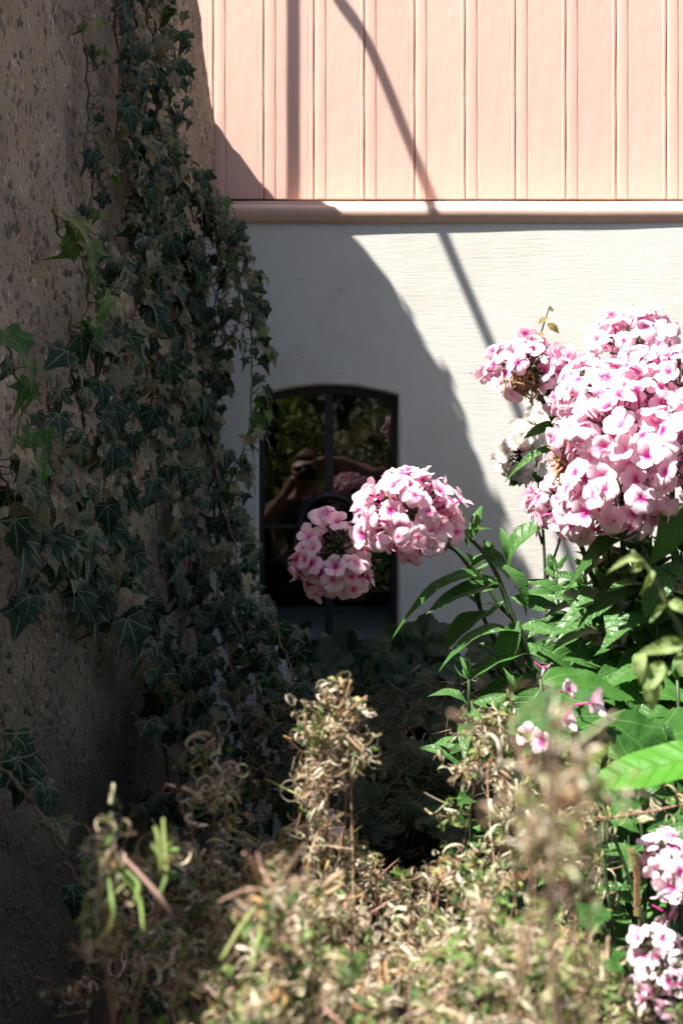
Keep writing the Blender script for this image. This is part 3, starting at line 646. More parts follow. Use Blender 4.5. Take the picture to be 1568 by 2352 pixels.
# C: high left ball with brown middle
dC = 2.02
pC = thing('phlox_plant', 'tall pink phlox head with brown withered middle standing left of the great flower mass', 'phlox', gnd(1400, dC), 'pink garden phlox')
hc = head(pC, at(1205, 845, dC), (.050, .050, .040), 52, .034, up=(-.1, -.3, .8), keep=-.75, bald=(Vector((.05, -.85, -.45)).normalized(), .80))
dead = MB()
for _ in range(90):
    p = at(1202+random.gauss(0, 17), 878+random.gauss(0, 13), dC-.035+U(-.01, .015)); dead.add(*tube([p, p+rv(.005), p+rv(.009)], [.0012, .0026, .0006], 4))
dead.build('withered_florets', M['dead'], hc)
head(pC, at(1275, 880, dC-.01), (.034, .035, .040), 22, .034, up=(.3, -.5, .6), keep=-.6)
add('floret', flo[2], pC, frame(at(1290, 826, dC-.02), (.1, -.35, .9), (1, 0, 0), .040))
stalk(pC, [gnd(1400, dC), at(1390, 1500, dC), at(1345, 1200, dC), at(1285, 1000, dC), at(1245, 920, dC), at(1210, 870, dC)], .005, .003)
stalk(pC, [at(1280, 985, dC), at(1290, 950, dC-.01), at(1295, 925, dC-.01), at(1280, 890, dC)], .002, .0015)
for (bx, by), (tx, ty), wd, nn in [((1282, 975), (1217, 968), 30, (0, -.8, .6)), ((1283, 985), (1345, 958), 24, (0, -.8, .6)), ((1290, 1035), (1170, 1030), 26, (0, -.6, .8)), ((1300, 960), (1330, 930), 20, (.2, -.8, .4)), ((1262, 935), (1285, 925), 20, (.2, -.8, .4))]:
    phlox_leaf(pC, at(bx, by, dC), at(tx, ty, dC-.03), wd, nn)
# D: the great mass at right, several plants
pD = thing('phlox_plant', 'largest pink phlox, a great sunlit mass of flower balls at the right edge', 'phlox', gnd(1500, 1.85), 'pink garden phlox')
DH = [(1430, 1015, 1.83, .078, 96, .040, (-.35, -.6, .6)), (1368, 905, 1.92, .052, 54, .036, (-.3, -.5, .8)), (1450, 815, 1.95, .058, 56, .035, (-.1, -.4, .9)), (1480, 775, 1.98, .040, 30, .033, (0, -.3, 1)), (1500, 900, 1.90, .062, 58, .036, (0, -.5, .8)),
      (1560, 905, 1.85, .066, 60, .038, (.2, -.5, .8)), (1530, 1060, 1.80, .074, 66, .040, (0, -.7, .4)), (1430, 1125, 1.80, .060, 50, .042, (-.2, -.8, 0)), (1600, 1020, 1.85, .06, 50, .040, (.3, -.5, .6)), (1330, 1020, 1.9, .036, 26, .036, (-.5, -.6, .4))]
for x, y, d, r_, n_, fs, up in DH: head(pD, at(x, y, d), (r_, r_*.95, r_*.88), n_, fs, up=up, keep=-.7, bald=(Vector((-.3, -.6, .1)).normalized(), .93) if (x, y) == (1330, 1020) else None)
for x in (1425, 1480, 1540, 1600): stalk(pD, [gnd(x+20, 1.9), at(x+20, 1500, 1.9), at(x+5, 1250, 1.9), at(x, 1050, 1.9), at(x-20, 900, 1.93)], .005, .003)
pE = thing('phlox_plant', 'pink phlox ball with brown dry rim, lowest under the left side of the great mass', 'phlox', gnd(1400, 1.9), 'pink garden phlox')
head(pE, at(1308, 1165, 1.88), (.046, .046, .040), 56, .033, up=(-.3, -.6, .4), keep=-.75)
dead = MB()
for _ in range(70):
    p = at(1297+random.gauss(0, 12), 1068+random.gauss(0, 20), 1.85+U(-.01, .01)); dead.add(*tube([p, p+rv(.005), p+rv(.009)], [.0012, .0028, .0006], 4))
dead.build('withered_florets', M['dead'], pE)
stalk(pE, [gnd(1400, 1.92), at(1390, 1500, 1.92), at(1350, 1300, 1.92), at(1305, 1190, 1.9)], .005, .003)
LD = [((1500, 1190), (1362, 1212), 62, 1.9, (0, -.5, .85)), ((1500, 1215), (1288, 1262), 62, 1.84, (-.2, -.5, .85)), ((1535, 1135), (1528, 1285), 72, 1.78, (.1, -1, .15)), ((1470, 1290), (1560, 1200), 60, 1.85, (.3, -.6, .7)),
      ((1440, 1290), (1355, 1330), 60, 1.95, (-.2, -.6, .8)), ((1500, 1330), (1315, 1420), 66, 1.86, (-.3, -.6, .8)), ((1440, 1400), (1250, 1402), 46, 1.9, (0, -.4, 1)), ((1450, 1340), (1385, 1260), 50, 1.9, (-.4, -.8, .3)), ((1420, 1310), (1372, 1370), 48, 1.88, (-.6, -.6, .4)),
      ((1500, 1480), (1420, 1590), 66, 1.85, (-.3, -.9, .4)), ((1400, 1480), (1350, 1560), 50, 1.9, (-.3, -.9, .4)), ((1560, 1290), (1480, 1420), 70, 1.8, (-.2, -.8, .4)), ((1420, 1560), (1540, 1640), 70, 1.8, (.2, -.8, .6)), ((1370, 1430), (1480, 1380), 46, 1.9, (.2, -.5, .8)), ((1410, 1225), (1465, 1215), 50, 1.86, (0, -.5, .9))]
for (bx, by), (tx, ty), wd, d, nn in LD: phlox_leaf(pD, at(bx, by, d), at(tx, ty, d-U(0, .05)), wd, nn)
PL = ['leafy phlox stems without flowers below the great pink mass', 'leafy green phlox stem standing between the window plant and the great pink mass', 'leafy phlox stem at the right edge below the great pink mass', 'low leafy phlox stems in front of the white wall on the right']
for k, (xs_, d0) in enumerate([((1400, 1450, 1490), 1.92), ((1330, 1360), 2.02), ((1530, 1575, 1510), 1.85), ((1290, 1420, 1550, 1480, 1350, 1510), 2.15)]):
    p = thing('phlox_plant', PL[k], 'phlox', gnd(xs_[0], d0), 'leafy phlox stems')
    for x in xs_:
        d = d0+U(-.05, .05); extra = 1; tp = {0: 1270, 1: 1370, 2: 1290, 3: 1330}[k]+U(-30, 40)
        leafy(p, [gnd(x+U(-30, 30), d), at(x+U(-15, 15), 1750, d), at(x, 1500, d), at(x+U(-15, 5), tp, d)], .0034, 13, .30, .97, (.065, .11))
# small ground-level leafy sprays, left part darker because the wall shades them
pG = thing('phlox_plant', 'sprawling low phlox shoots in half shade between window and sunny plants', 'phlox', gnd(1150, 2.3), 'leafy phlox stems')
for x, tp in ((1080, 1560), (1180, 1590), (1280, 1640), (1390, 1620), (1480, 1600), (1550, 1680)):
    leafy(pG, [gnd(x, 2.0), at(x, 1900, 1.95), at(x+U(-20, 20), tp, 1.9)], .0030, 10, .3, .98, (.055, .10))
for x, tp, d in ((1440, 1700, 1.75), (1520, 1720, 1.7), (1565, 1780, 1.65), (1400, 1780, 1.7), (1480, 1850, 1.6), (1340, 1700, 1.8), (1570, 1560, 1.75)):
    leafy(pG, [gnd(x, d+.05), at(x, 2080, d), at(x+U(-20, 20), tp, d)], .0026, 9, .3, .98, (.055, .09))
pO = thing('phlox_plant', 'leafy phlox clump just outside the right edge of the picture', 'phlox', gnd(1700, 2.0), 'leafy phlox stems')
for x, d, tp in ((1640, 1.95, 1250), (1700, 2.1, 1200), (1760, 2.0, 1300), (1820, 2.2, 1350), (1680, 1.8, 1500), (1780, 1.75, 1550)):
    leafy(pO, [gnd(x, d), at(x, 1750, d), at(x-10, tp, d)], .0034, 11, .2, .97, (.07, .11))
# white rose against the wall
dR = 2.98
pR = thing('rose_bush', 'small white-flowered rose with bronze young shoots against the sunny white wall', 'rose', gnd(1260, dR))
stalk(pR, [gnd(1260, dR+.1), at(1255, 1450, dR), at(1245, 1200, dR), at(1225, 1000, dR), at(1222, 880, dR), at(1232, 800, dR), at(1248, 745, dR), at(1262, 702, dR)], .004, .0012)
stalk(pR, [at(1245, 1250, dR), at(1210, 1130, dR), at(1200, 1040, dR)], .003, .0015)
stalk(pR, [at(1250, 1350, dR), at(1320, 1100, dR), at(1295, 900, dR), at(1297, 800, dR)], .003, .001)
hw = head(pR, at(1192, 1052, dR-.02), (.036, .034, .042), 26, .042, up=(-.3, -.6, .3), keep=-.8, petals=wflo)
head(pR, at(1218, 1000, dR-.02), (.034, .03, .028), 16, .045, up=(0, -.6, .6), keep=-.8, petals=wflo)
br_me = [outline_leaf([(0, 0), (.2, .12), (.32, .4), (.26, .7), (0, 1)], M[k], 'leaf', .1, .5, .02, seed=3) for k in ('bronze', 'broad_leaf')]
for x, y, dx, dy, mi, s in [(1258, 712, 12, -8, 0, .022), (1258, 730, -26, 5, 0, .024), (1255, 745, 24, 14, 0, .030), (1248, 765, -20, 12, 0, .026), (1246, 780, -26, 8, 0, .028), (1240, 775, 10, 12, 0, .022), (1236, 800, 8, 16, 0, .020), (1205, 1090, -22, 18, 1, .034), (1215, 1085, 16, 16, 1, .034), (1225, 1100, 22, 6, 1, .032), (1200, 1080, -6, 22, 1, .034), (1232, 1080, 18, -8, 1, .030), (1190, 1095, -10, 10, 1, .026), (1210, 900, -22, 8, 1, .028), (1180, 918, -6, -14, 1, .022),
                              (1297, 812, -16, -6, 1, .022), (1297, 812, 16, -10, 1, .020), (1297, 835, 14, 12, 1, .022), (1297, 860, -22, 3, 1, .024), (1225, 860, 8, -22, 1, .03)]:
    add('leaf', br_me[mi], pR, frame(at(x, y, dR-.01), (U(-.3, .3), -.8, .5), Vector((dx, 0, -dy)), s))
# lower right phlox, nearer the camera
for lab, hs, x0, d0 in (('pink phlox cluster half hidden by a brown seed spike at the lower right edge', [(1520, 1975, 1.52, .022, 18, .031), (1548, 2015, 1.50, .022, 14, .036)], 1560, 1.55),
                        ('blurred pink phlox heads in the bottom right corner', [(1500, 2180, 1.30, .018, 16, .022), (1520, 2240, 1.28, .020, 16, .024), (1475, 2265, 1.32, .012, 8, .020), (1515, 2305, 1.28, .016, 12, .022)], 1520, 1.35)):
    p = thing('phlox_plant', lab, 'phlox', gnd(x0, d0), 'low pink phlox')
    for x, y, d, r_, n_, fs in hs:
        head(p, at(x, y, d), r_, n_, fs, up=(-.1, -.7, .5), keep=-.5); stalk(p, [gnd(x+20, d), at(x+15, y+120, d), at(x, y, d+.01)], .003, .002)
# brown seed spike in front of them (plantain)
sp = thing('plantain_spike', 'thin brown plantain seed spike in front of the lower right phlox', 'seed spike', gnd(1465, 1.42))
stalk(sp, [gnd(1470, 1.42), at(1468, 2200, 1.42), at(1463, 2000, 1.42), at(1447, 1955, 1.42)], .0012, .0009, mat='ivy_stem')
b = MB()
for k in range(150):
    t = k/150; a = k*2.4; p = at(1447+(1463-1447)*min(1, t*2.4), 1950+t*155, 1.42)+Vector((math.cos(a), math.sin(a), 0))*.0021
    b.add(*tube([p, p+Vector((math.cos(a)*.0016, math.sin(a)*.0016, .001))], [.0011, .0004], 4))
b.build('seed_head', M['dead'], sp)
# ------------------------------------------------------------------ broad-leaved plants
def serrated(mat, name, w0=.42, n=22, seed=0, depth=.02, blunt=.75):
    half = [(0, 0)]
    for i in range(1, n):
        t = i/n; ww = w0*math.sin(math.pi*t**blunt)**(.55 if blunt > 1 else .7)
        half.append((ww+(depth if i % 2 else -depth*.3), t+(.01 if i % 2 else 0)))
    half.append((0, 1.0)); return outline_leaf(half, mat, name, .1, .12, .02, (0, .45), seed)
pal = []
for s in range(3):
    r = random.Random(s+5); half = [(0, .0)]
    for i in range(1, 26):
        a = math.pi*(1-i/26*.97)+0; lob = .5+.10*math.cos((a)*5.0+.2)+(.018 if i % 2 else -.012)
        half.append((lob*math.sin(a)*1.05, .32+lob*math.cos(a)))
    half.append((0, .96)); pal.append(outline_leaf(half, M['dark_leaf'], 'leaf', .12, .25, .03, (0, .3), s))
def plant_of(name, label, cat, base, leaves, mes, mat_st='stem', group=None):
    t = thing(name, label, cat, base, group); st = MB()
    for bx, by, d, tx, ty, s, nn in leaves:
        p = at(bx, by, d); add('leaf', random.choice(mes), t, frame(p, nn, at(tx, ty, d)-p, s/FOC*d))
        q = Vector(base)+rv(.02); q.z = 0
        st.add(*tube(smooth_line([q, (q.lerp(p, .55)+rv(.02)), p], 5), [.0022]*11, 5))
    st.build('stem', M[mat_st], t); return t
ml = []
for k in range(190):
    x = 690+840*random.random(); y = 1465+random.random()*420; d = 2.85-(y-1470)/400*.55+U(-.05, .05)
    a_ = U(0, 6.28); ml.append((x, y+30, d, x+math.cos(a_)*60, y+30+math.sin(a_)*50-10, U(60, 120)*(1.25 if k % 5 == 0 else 1), (U(-.6, .6), U(-.9, -.3), U(.15, 1))))
plant_of('mallow_plant', 'dark mallow plant with big lobed leaves in shade under the window', 'mallow', gnd(860, 2.8), ml, pal)
bl = [serrated(M['broad_leaf'], 'leaf', .34, 26, s, .014, .8) for s in range(2)]
plant_of('hydrangea_plant', 'plant with broad glossy serrated leaves catching fallen pink petals', 'hydrangea', gnd(1350, 1.75),
         [(1395, 1640, 1.62, 1190, 1640, 230, (-.1, -.75, .65)), (1390, 1645, 1.62, 1440, 1700, 200, (.3, -.8, .6)), (1240, 1560, 1.75, 1390, 1600, 220, (.1, -.35, .95)), (1400, 1640, 1.65, 1310, 1760, 130, (-.2, -.9, .4)), (1500, 1700, 1.7, 1568, 1640, 200, (0, -.5, .9)), (1440, 1570, 1.8, 1560, 1600, 190, (0, -.4, .9)),
          (1230, 1690, 1.7, 1180, 1650, 70, (0, -.5, .9)), (1450, 1760, 1.7, 1560, 1850, 190, (.1, -.8, .6)), (1560, 1860, 1.6, 1590, 2000, 160, (0, -.9, .4))], bl)
gl = [outline_leaf(IVY2, M['broad_leaf'], 'leaf', .1, .2, .04, seed=s) for s in range(2)]
plant_of('weed_plant', 'low weed with bright crinkled lobed leaves under the big blurred leaf', 'weed', gnd(1400, 1.55),
         [(1340, 1830, 1.5, 1400, 1800, 75, (.1, -.7, .7)), (1385, 1850, 1.5, 1470, 1840, 95, (0, -.7, .7)), (1360, 1790, 1.5, 1350, 1850, 60, (0, -.9, .4)), (1250, 2250, 1.2, 1200, 2230, 60, (0, -.8, .6)), (1240, 2280, 1.2, 1280, 2330, 80, (0, -.8, .6)), (1380, 2120, 1.3, 1330, 2060, 80, (0, -.8, .6)), (1370, 2200, 1.3, 1440, 2180, 80, (0, -.8, .6))], gl)
fgm = [serrated(M['fg_leaf'], 'leaf', .155, 46, 1, .0035, 1.25)]
t = thing('foreground_plant', 'big blurred bright green serrated leaf reaching in from the right edge', 'plant', gnd(1800, 1.2))
p = at(1745, 1722, 1.35); add('leaf', fgm[0], t, frame(p, (-.15, -.62, .75), at(1362, 1752, 1.35)-p, .158, 1.0))
stalk(t, [gnd(1800, 1.2), at(1790, 1900, 1.2), p], .002, .0012)
t = thing('honeysuckle_shoot', 'blurred thin shoot with pale curled leaves at the right edge', 'shoot', gnd(1640, 1.25))
stalk(t, [gnd(1660, 1.25), at(1640, 1800, 1.25), at(1575, 1490, 1.22), at(1530, 1390, 1.2), at(1490, 1310, 1.2), at(1450, 1265, 1.2)], .0022, .0014, mat='pale_leaf' if False else 'ivy_green')
pm = [lance(M['pale_leaf'], 'leaf', .38, b_, .6, .8, s, wave=.05) for s, b_ in enumerate((.8, 1.4, -.6))]
for bx, by, tx, ty, wd in [(1480, 1290, 1420, 1248, 30), (1480, 1295, 1445, 1320, 30), (1492, 1305, 1545, 1290, 26), (1530, 1380, 1500, 1400, 22), (1535, 1385, 1568, 1370, 44), (1570, 1480, 1470, 1500, 60), (1520, 1520, 1495, 1600, 80), (1475, 1500, 1460, 1560, 50), (1560, 1500, 1590, 1560, 60), (1540, 1540, 1480, 1560, 40), (1500, 1560, 1505, 1640, 90)]:
    phlox_leaf(t, at(bx, by, 1.2), at(bx+(tx-bx)*.62, by+(ty-by)*.62, 1.18), wd*.5, (U(-.4, .4), -.8, U(0, .6)), random.choice(pm))
# fallen florets, one by one
FL = [(1292, 1655, 1.60, .034, 'fallen mauve petal cluster lying on the broad leaf', 6), (1352, 1615, 1.60, .040, 'fallen pale pink floret with long tube on the broad leaf', 6), (1300, 1585, 1.62, .028, 'fallen browned floret above the broad leaf', 3), (1215, 1690, 1.62, .034, 'fallen pink-white floret, left one of the pair below the broad leaf', 3),
      (1250, 1705, 1.60, .034, 'fallen pink-white floret, right one of the pair below the broad leaf', 6), (1425, 1450, 1.85, .030, 'fallen pink floret caught among leaves under the great phlox', 6), (1243, 1532, 1.9, .026, 'single mauve petal caught above the broad leaf', 6), (772, 1918, 1.9, .034, 'fallen floret with magenta eye in the dark ivy beneath the weeds', 0),
      (755, 1870, 1.9, .020, 'small pale petal in the dark above the fallen floret', 3), (660, 1680, 2.6, .026, 'pale petal lying on the dark ivy leaves left of the weeds', 3), (1535, 2100, 1.5, .040, 'pink floret hanging below the lower right phlox', 2), (1185, 1665, 1.7, .02, 'tiny pale petal at the tip of a long lance leaf', 6)]
for x, y, d, s, lab, k in FL:
    o = add('fallen_floret', flo[{6: 6, 3: 3}.get(k, k)], None, frame(at(x, y, d), (random.choice((-1, 1))*U(.5, .9), -.5, U(-.7, .5)) if k else (.2, -.9, .3), rv(), s*.9)); tag(o, lab, 'petal', 'fallen florets')
# ------------------------------------------------------------------ withered weeds in the foreground
TAN = [(.50, .39, .25), (.60, .49, .33), (.72, .61, .46), (.36, .25, .15), (.50, .36, .29), (.30, .24, .14), (.78, .70, .56), (.50, .29, .13), (.40, .38, .22), (.52, .50, .32)]
GRN = [(.08, .15, .028), (.12, .20, .04), (.17, .23, .06), (.04, .10, .02), (.25, .27, .09)]
def ribbon(kind, seed):
    r = random.Random(seed); n = 13; P = []
    turns = r.uniform(.35, 1.6) if kind else r.uniform(.08, .4); r0 = r.uniform(.7, 1.2); pitch = r.uniform(-.5, .5)
    for i in range(n):
        t = i/(n-1); a = t*turns*2*math.pi; rr = r0*(1-.45*t)
        if kind: P.append(Vector((rr*math.cos(a)-r0, rr*math.sin(a), pitch*t*1.6)))
        else: P.append(Vector((math.sin(t*turns*6)*.6*t, t*5.0, pitch*t*t*2)))
    v = []; w0 = r.uniform(.085, .20) if kind else r.uniform(.10, .17)
    for i, p in enumerate(P):
        t = i/(n-1); tg = (P[min(i+1, n-1)]-P[max(i-1, 0)]).normalized(); sd = Vector((.25*math.sin(t*6+seed), .1, 1)); sd = (sd-tg*sd.dot(tg)).normalized(); nn = tg.cross(sd); ww = w0*(1-.55*t)
        v += [tuple(p+sd*ww), tuple(p+nn*ww*.45), tuple(p-sd*ww)]
    return np.array(v), [(i*3+k, i*3+k+1, i*3+k+4, i*3+k+3) for i in range(n-1) for k in range(2)]
curls = [ribbon(1, s) for s in range(14)]; pods = [ribbon(0, s) for s in range(6)]
def mini(seed):
    r = random.Random(seed); v = []; n = 5
    for i in range(n+1):
        t = i/n; ww = .2*math.sin(math.pi*min(.98, t+.03))+.01; z = -.5*t*t*r.uniform(.2, 1.4)
        v += [(-ww, t, z+ww*.5), (0, t, z), (ww, t, z+ww*.5)]
    return np.array(v), [(i*3+k, i*3+k+1, i*3+k+4, i*3+k+3) for i in range(n) for k in range(2)]
minis = [mini(s) for s in range(5)]
def rndM(loc, s, tip=None):
    return frame(loc, rv(), tip if tip is not None else rv(), s)
def jit(c, k=.25): f_ = 1+U(-k, k); return tuple(max(0, x*f_) for x in c)
def weed(label, tips, group='withered weeds in front', dens=1.0, gr=.22, cs=1.0, podn=4, length=.5, name='withered_weed'):
    x0, y0, d0 = tips[0]; g_ = gnd(x0, d0); g_.x += .02
    t = thing(name, label, 'dried weed', g_, group); cb, lb, stb = MB(), MB(), MB()
    for x, y, d in tips:
        stb = MB(); T = at(x, y, d); Bq = gnd(x+U(-120, 120), d+U(-.05, .1)); mid = Bq.lerp(T, .55)+Vector((U(-.04, .04), U(-.04, .04), 0))
        Q = smooth_line([Bq, mid, T.lerp(mid, .35)+rv(.008), T], 8); m = len(Q)
        stb.add(*tube(Q, [.0018*(1-.6*i/m) for i in range(m)], 5), col=jit((.30, .19, .12)))
        for _t in range(int(9*dens)+1):
            u = max(.12, 1-abs(random.gauss(0, .5))*length); q = Q[int(u*(m-1))]
            dr = (rv(1)+Vector((0, 0, .9))).normalized(); ln = U(.012, .055)*(.55+.9*(1-u)+.15)
            e = q+dr*ln; TW = smooth_line([q, q.lerp(e, .5)+rv(.005), e], 4); stb.add(*tube(TW, [.0008, .0008, .0007, .0007, .0006, .0006, .0005, .0005, .0003], 4, False), col=jit((.30, .20, .12)))
            lush = random.random() < gr*1.5
            for _ in range(random.randint(9, 18)):
                c0 = TW[random.randint(1, len(TW)-1)]; p = c0+rv(.0055)
                if random.random() < (.55 if lush else gr*.35):
                    for _k in range(random.choice((1, 2, 3))):
                        v_, f_ = random.choice(minis); lb.add(v_, f_, rndM(p+rv(.002), U(.006, .014)), col=jit(random.choice(GRN)))
                else:
                    v_, f_ = random.choice(curls if random.random() < .8 else pods); k = U(.0030, .0092)*cs*(1.7 if random.random() < .10 else 1)*(1 if len(f_) and f_ is not None else 1)
                    if any(v_ is P_[0] for P_ in pods): k *= .55
                    cb.add(v_, f_, rndM(p, k), col=jit(random.choice(TAN)))
        stb.build('stem', M['curl'], t)
        for _ in range(podn):
            q = Q[int(U(.55, 1)*(m-1))]; v_, f_ = random.choice(pods); dr = (rv(.7)+Vector((0, 0, U(-.4, 1)))).normalized()
            cb.add(v_, f_, rndM(q, U(.0052, .0085), dr), col=jit(random.choice([(.42, .22, .17), (.45, .30, .2), (.30, .32, .10), (.5, .4, .25)])))
    for bb, nm in ((cb, 'curled_pods'), (lb, 'small_leaves')):
        if bb.n: tag(bb.build(nm, M['curl'], t), kind='stuff')
    return t
weed('tall withered weed spike rising highest before the dark ivy, left of centre', [(768, 1598, 1.42), (745, 1650, 1.42), (800, 1625, 1.42), (735, 1700, 1.42), (720, 1780, 1.4)], dens=.9, podn=5, length=.35, gr=.15)
weed('thin withered weed spike right of centre reaching up to the long lance leaves', [(1145, 1620, 1.5), (1130, 1680, 1.5), (1105, 1740, 1.5), (1165, 1760, 1.45)], dens=.8, podn=2, length=.4)
weed('nearest strongly blurred withered weed top on the right, in front of the green plants', [(1255, 1660, .66), (1300, 1700, .68), (1210, 1730, .7), (1280, 1790, .66), (1240, 1850, .7)], dens=.5, cs=.55, podn=3, gr=.08, length=.28)
weed('withered weed with long pink-brown seed pods at the centre bottom', [(640, 1990, .95), (620, 2040, .95), (680, 2010, 1.0)], dens=.5, podn=14, cs=.8)
weed('shaded withered weed top at left in front of the bare ivy stem', [(470, 1730, 1.35), (520, 1780, 1.35), (440, 1800, 1.3)], dens=.35, podn=5, gr=.1)
wg = weed('green willowherb with hanging green pods in the lower left', [(215, 1950, 1.0), (300, 1890, 1.05), (250, 1990, 1.0), (360, 1900, 1.1)], dens=.3, podn=2, gr=.4, group='green weeds in front')
b = MB()
for x, y, x2, y2, c in [(285, 1970, 400, 2110, (.42, .30, .2)), (250, 2020, 265, 2110, (.2, .36, .08)), (275, 2010, 330, 2140, (.2, .36, .06)), (290, 2000, 310, 2070, (.2, .36, .07)), (230, 2030, 225, 2150, (.3, .3, .1)), (200, 2050, 190, 2170, (.2, .34, .07)), (375, 1880, 385, 1990, (.25, .38, .08)), (350, 1940, 365, 2060, (.16, .3, .06)), (355, 1900, 372, 2010, (.2, .3, .06)), (290, 2030, 170, 2120, (.26, .36, .1)), (250, 2080, 215, 2170, (.5, .5, .12)), (380, 1960, 388, 2000, (.3, .42, .1))]:
    c = (c[0]*.8, c[1]*.68, c[2]*.8)
    a_, c_ = at(x, y, .98), at(x2, y2, .96); mid = a_.lerp(c_, .5)+rv(.004); b.add(*tube(smooth_line([a_, mid, c_], 5), [.0011, .0013, .0015, .0016, .0017, .0018, .0017, .0016, .0014, .0012, .0008], 6), col=c)
b.build('hanging_pods', M['curl'], wg)
# the mass
def tb(x): return float(np.interp(x, [60, 200, 300, 420, 560, 690, 760, 840, 950, 1040, 1110, 1180, 1300, 1370, 1450, 1568], [2200, 2050, 1990, 1950, 1880, 1840, 1800, 1900, 1950, 1910, 1790, 1760, 1780, 1930, 2040, 2110]))
ZX = [(150, 400, 'at the lower left before the pebbled wall'), (400, 640, 'left of centre'), (640, 880, 'under the tall spike'), (880, 1120, 'just right of centre'), (1120, 1345, 'below the broad-leaved plant'), (1345, 1590, 'beside the lower right phlox')]
ZR = [('back row of', 'weak blur', 0), ('middle row of', 'soft blur', 1), ('front row of', 'strong blur', 2)]
for zi, (xa, xb, wh) in enumerate(ZX):
    for rn, bl_, ri_ in ZR:
        tips = []; nt = (5, 7, 7)[ri_] if zi not in (0, 5) else (2, 2, 2)[ri_]
        for k in range(nt):
            x = xa+(xb-xa)*(k+.5)/nt+U(-18, 18); y = tb(x)+5+ri_*150+U(0, 150); u = (y-tb(x))/450; d = 1.55-.62*u+U(-.06, .06)
            if 1140 < x < 1345 and 1900 < y < 2110: y += 210; d = 1.1
            tips.append((x, y, d))
        weed('%s curly withered weeds %s, %s' % (rn, wh, bl_), tips, dens=(.8, .78, .74)[ri_] if zi not in (0,) else .4, gr=(.18, .24, .32)[ri_]+(.12 if zi > 3 else 0), podn=3, cs=(1, .9, .8)[ri_])
pc = thing('seed_pod_cluster', 'star of long pink and green seed pods hanging at the bottom centre', 'seed pods', gnd(620, .97)); b = MB()
MB().add(*tube(smooth_line([gnd(640, .99), at(640, 2300, .98), at(625, 2050, .97)], 6), .0014, 6), col=(.3, .2, .12)).build('stem', M['curl'], pc)
for (x, y), (x2, y2), c, r_ in [((625, 2045), (500, 2072), (.30, .17, .12), .0015), ((625, 2040), (740, 2030), (.34, .22, .15), .0014), ((615, 2055), (508, 2205), (.26, .30, .09), .0022), ((622, 2060), (575, 2235), (.25, .33, .10), .0021), ((632, 2060), (652, 2250), (.30, .22, .14), .0022), ((640, 2055), (760, 2150), (.30, .30, .12), .0019), ((600, 2040), (560, 1960), (.46, .28, .2), .0017), ((640, 2035), (700, 1940), (.42, .3, .2), .0016)]:
    a_, c_ = at(x, y, .97), at(x2, y2, .95+U(-.02, .02)); Q = smooth_line([a_, a_.lerp(c_, .5)+Vector((0, 0, U(.001, .005))), c_], 6)
    MB().add(*tube(Q, [r_*(.6+.4*math.sin(math.pi*min(1, i/(len(Q)-1)+.12))) for i in range(len(Q))], 7), col=c).build('pod', M['curl'], pc)
pc = thing('seed_pod_cluster', 'very blurred pale pods spreading above the nearest weed top at right', 'seed pods', gnd(1250, .64))
MB().add(*tube(smooth_line([gnd(1260, .66), at(1270, 2000, .65), at(1255, 1730, .64)], 6), .0010, 6), col=(.3, .22, .15)).build('stem', M['curl'], pc)
for (x, y), (x2, y2), c in [((1250, 1735), (1034, 1638), (.40, .27, .18)), ((1252, 1730), (1262, 1570), (.52, .46, .36)), ((1258, 1740), (1412, 1640), (.45, .38, .28)), ((1245, 1745), (1180, 1650), (.4, .3, .2))]:
    a_, c_ = at(x, y, .64), at(x2, y2, .62); Q = smooth_line([a_, a_.lerp(c_, .5)+Vector((0, 0, -.002)), c_], 6)
    MB().add(*tube(Q, .0010, 6), col=c).build('pod', M['curl'], pc)
for lab, P in (('forked bare pods rising above the tall withered spike left of centre', [((760, 1640), (752, 1578)), ((775, 1630), (806, 1562)), ((785, 1650), (843, 1600)), ((795, 1690), (838, 1735)), ((735, 1660), (706, 1620)), ((720, 1690), (700, 1640))]),):
    pc = thing('seed_pod_cluster', lab, 'seed pods', gnd(768, 1.40)); MB().add(*tube(smooth_line([gnd(768, 1.4), at(750, 1900, 1.4), at(770, 1650, 1.4)], 6), .0013, 6), col=(.3, .2, .12)).build('stem', M['curl'], pc)
    for (x, y), (x2, y2) in P:
        a_, c_ = at(x, y, 1.4), at(x2, y2, 1.39); Q = smooth_line([a_, a_.lerp(c_, .5)+rv(.003), c_], 5)
        MB().add(*tube(Q, .0014, 6), col=jit((.42, .28, .16))).build('pod', M['curl'], pc)
# curly dry tendrils over the right side
cr = thing('dry_tendril', 'dry tendril with ring-shaped curls crossing the dark gap at right', 'dried weed', gnd(1400, 1.5)); b = MB()
b.add(*tube(smooth_line([at(1330, 1890, 1.45), at(1420, 1875, 1.45), at(1500, 1862, 1.45), at(1600, 1840, 1.45)], 5), .0011, 5), col=(.42, .2, .14))
for k in range(26):
    x = U(1340, 1568); v_, f_ = curls[k % 14]; b.add(v_, f_, rndM(at(x, 1880-(x-1340)*.15+U(-20, 30), 1.44), U(.006, .009)), col=jit(random.choice(TAN)))
b.build('tendril', M['curl'], cr)
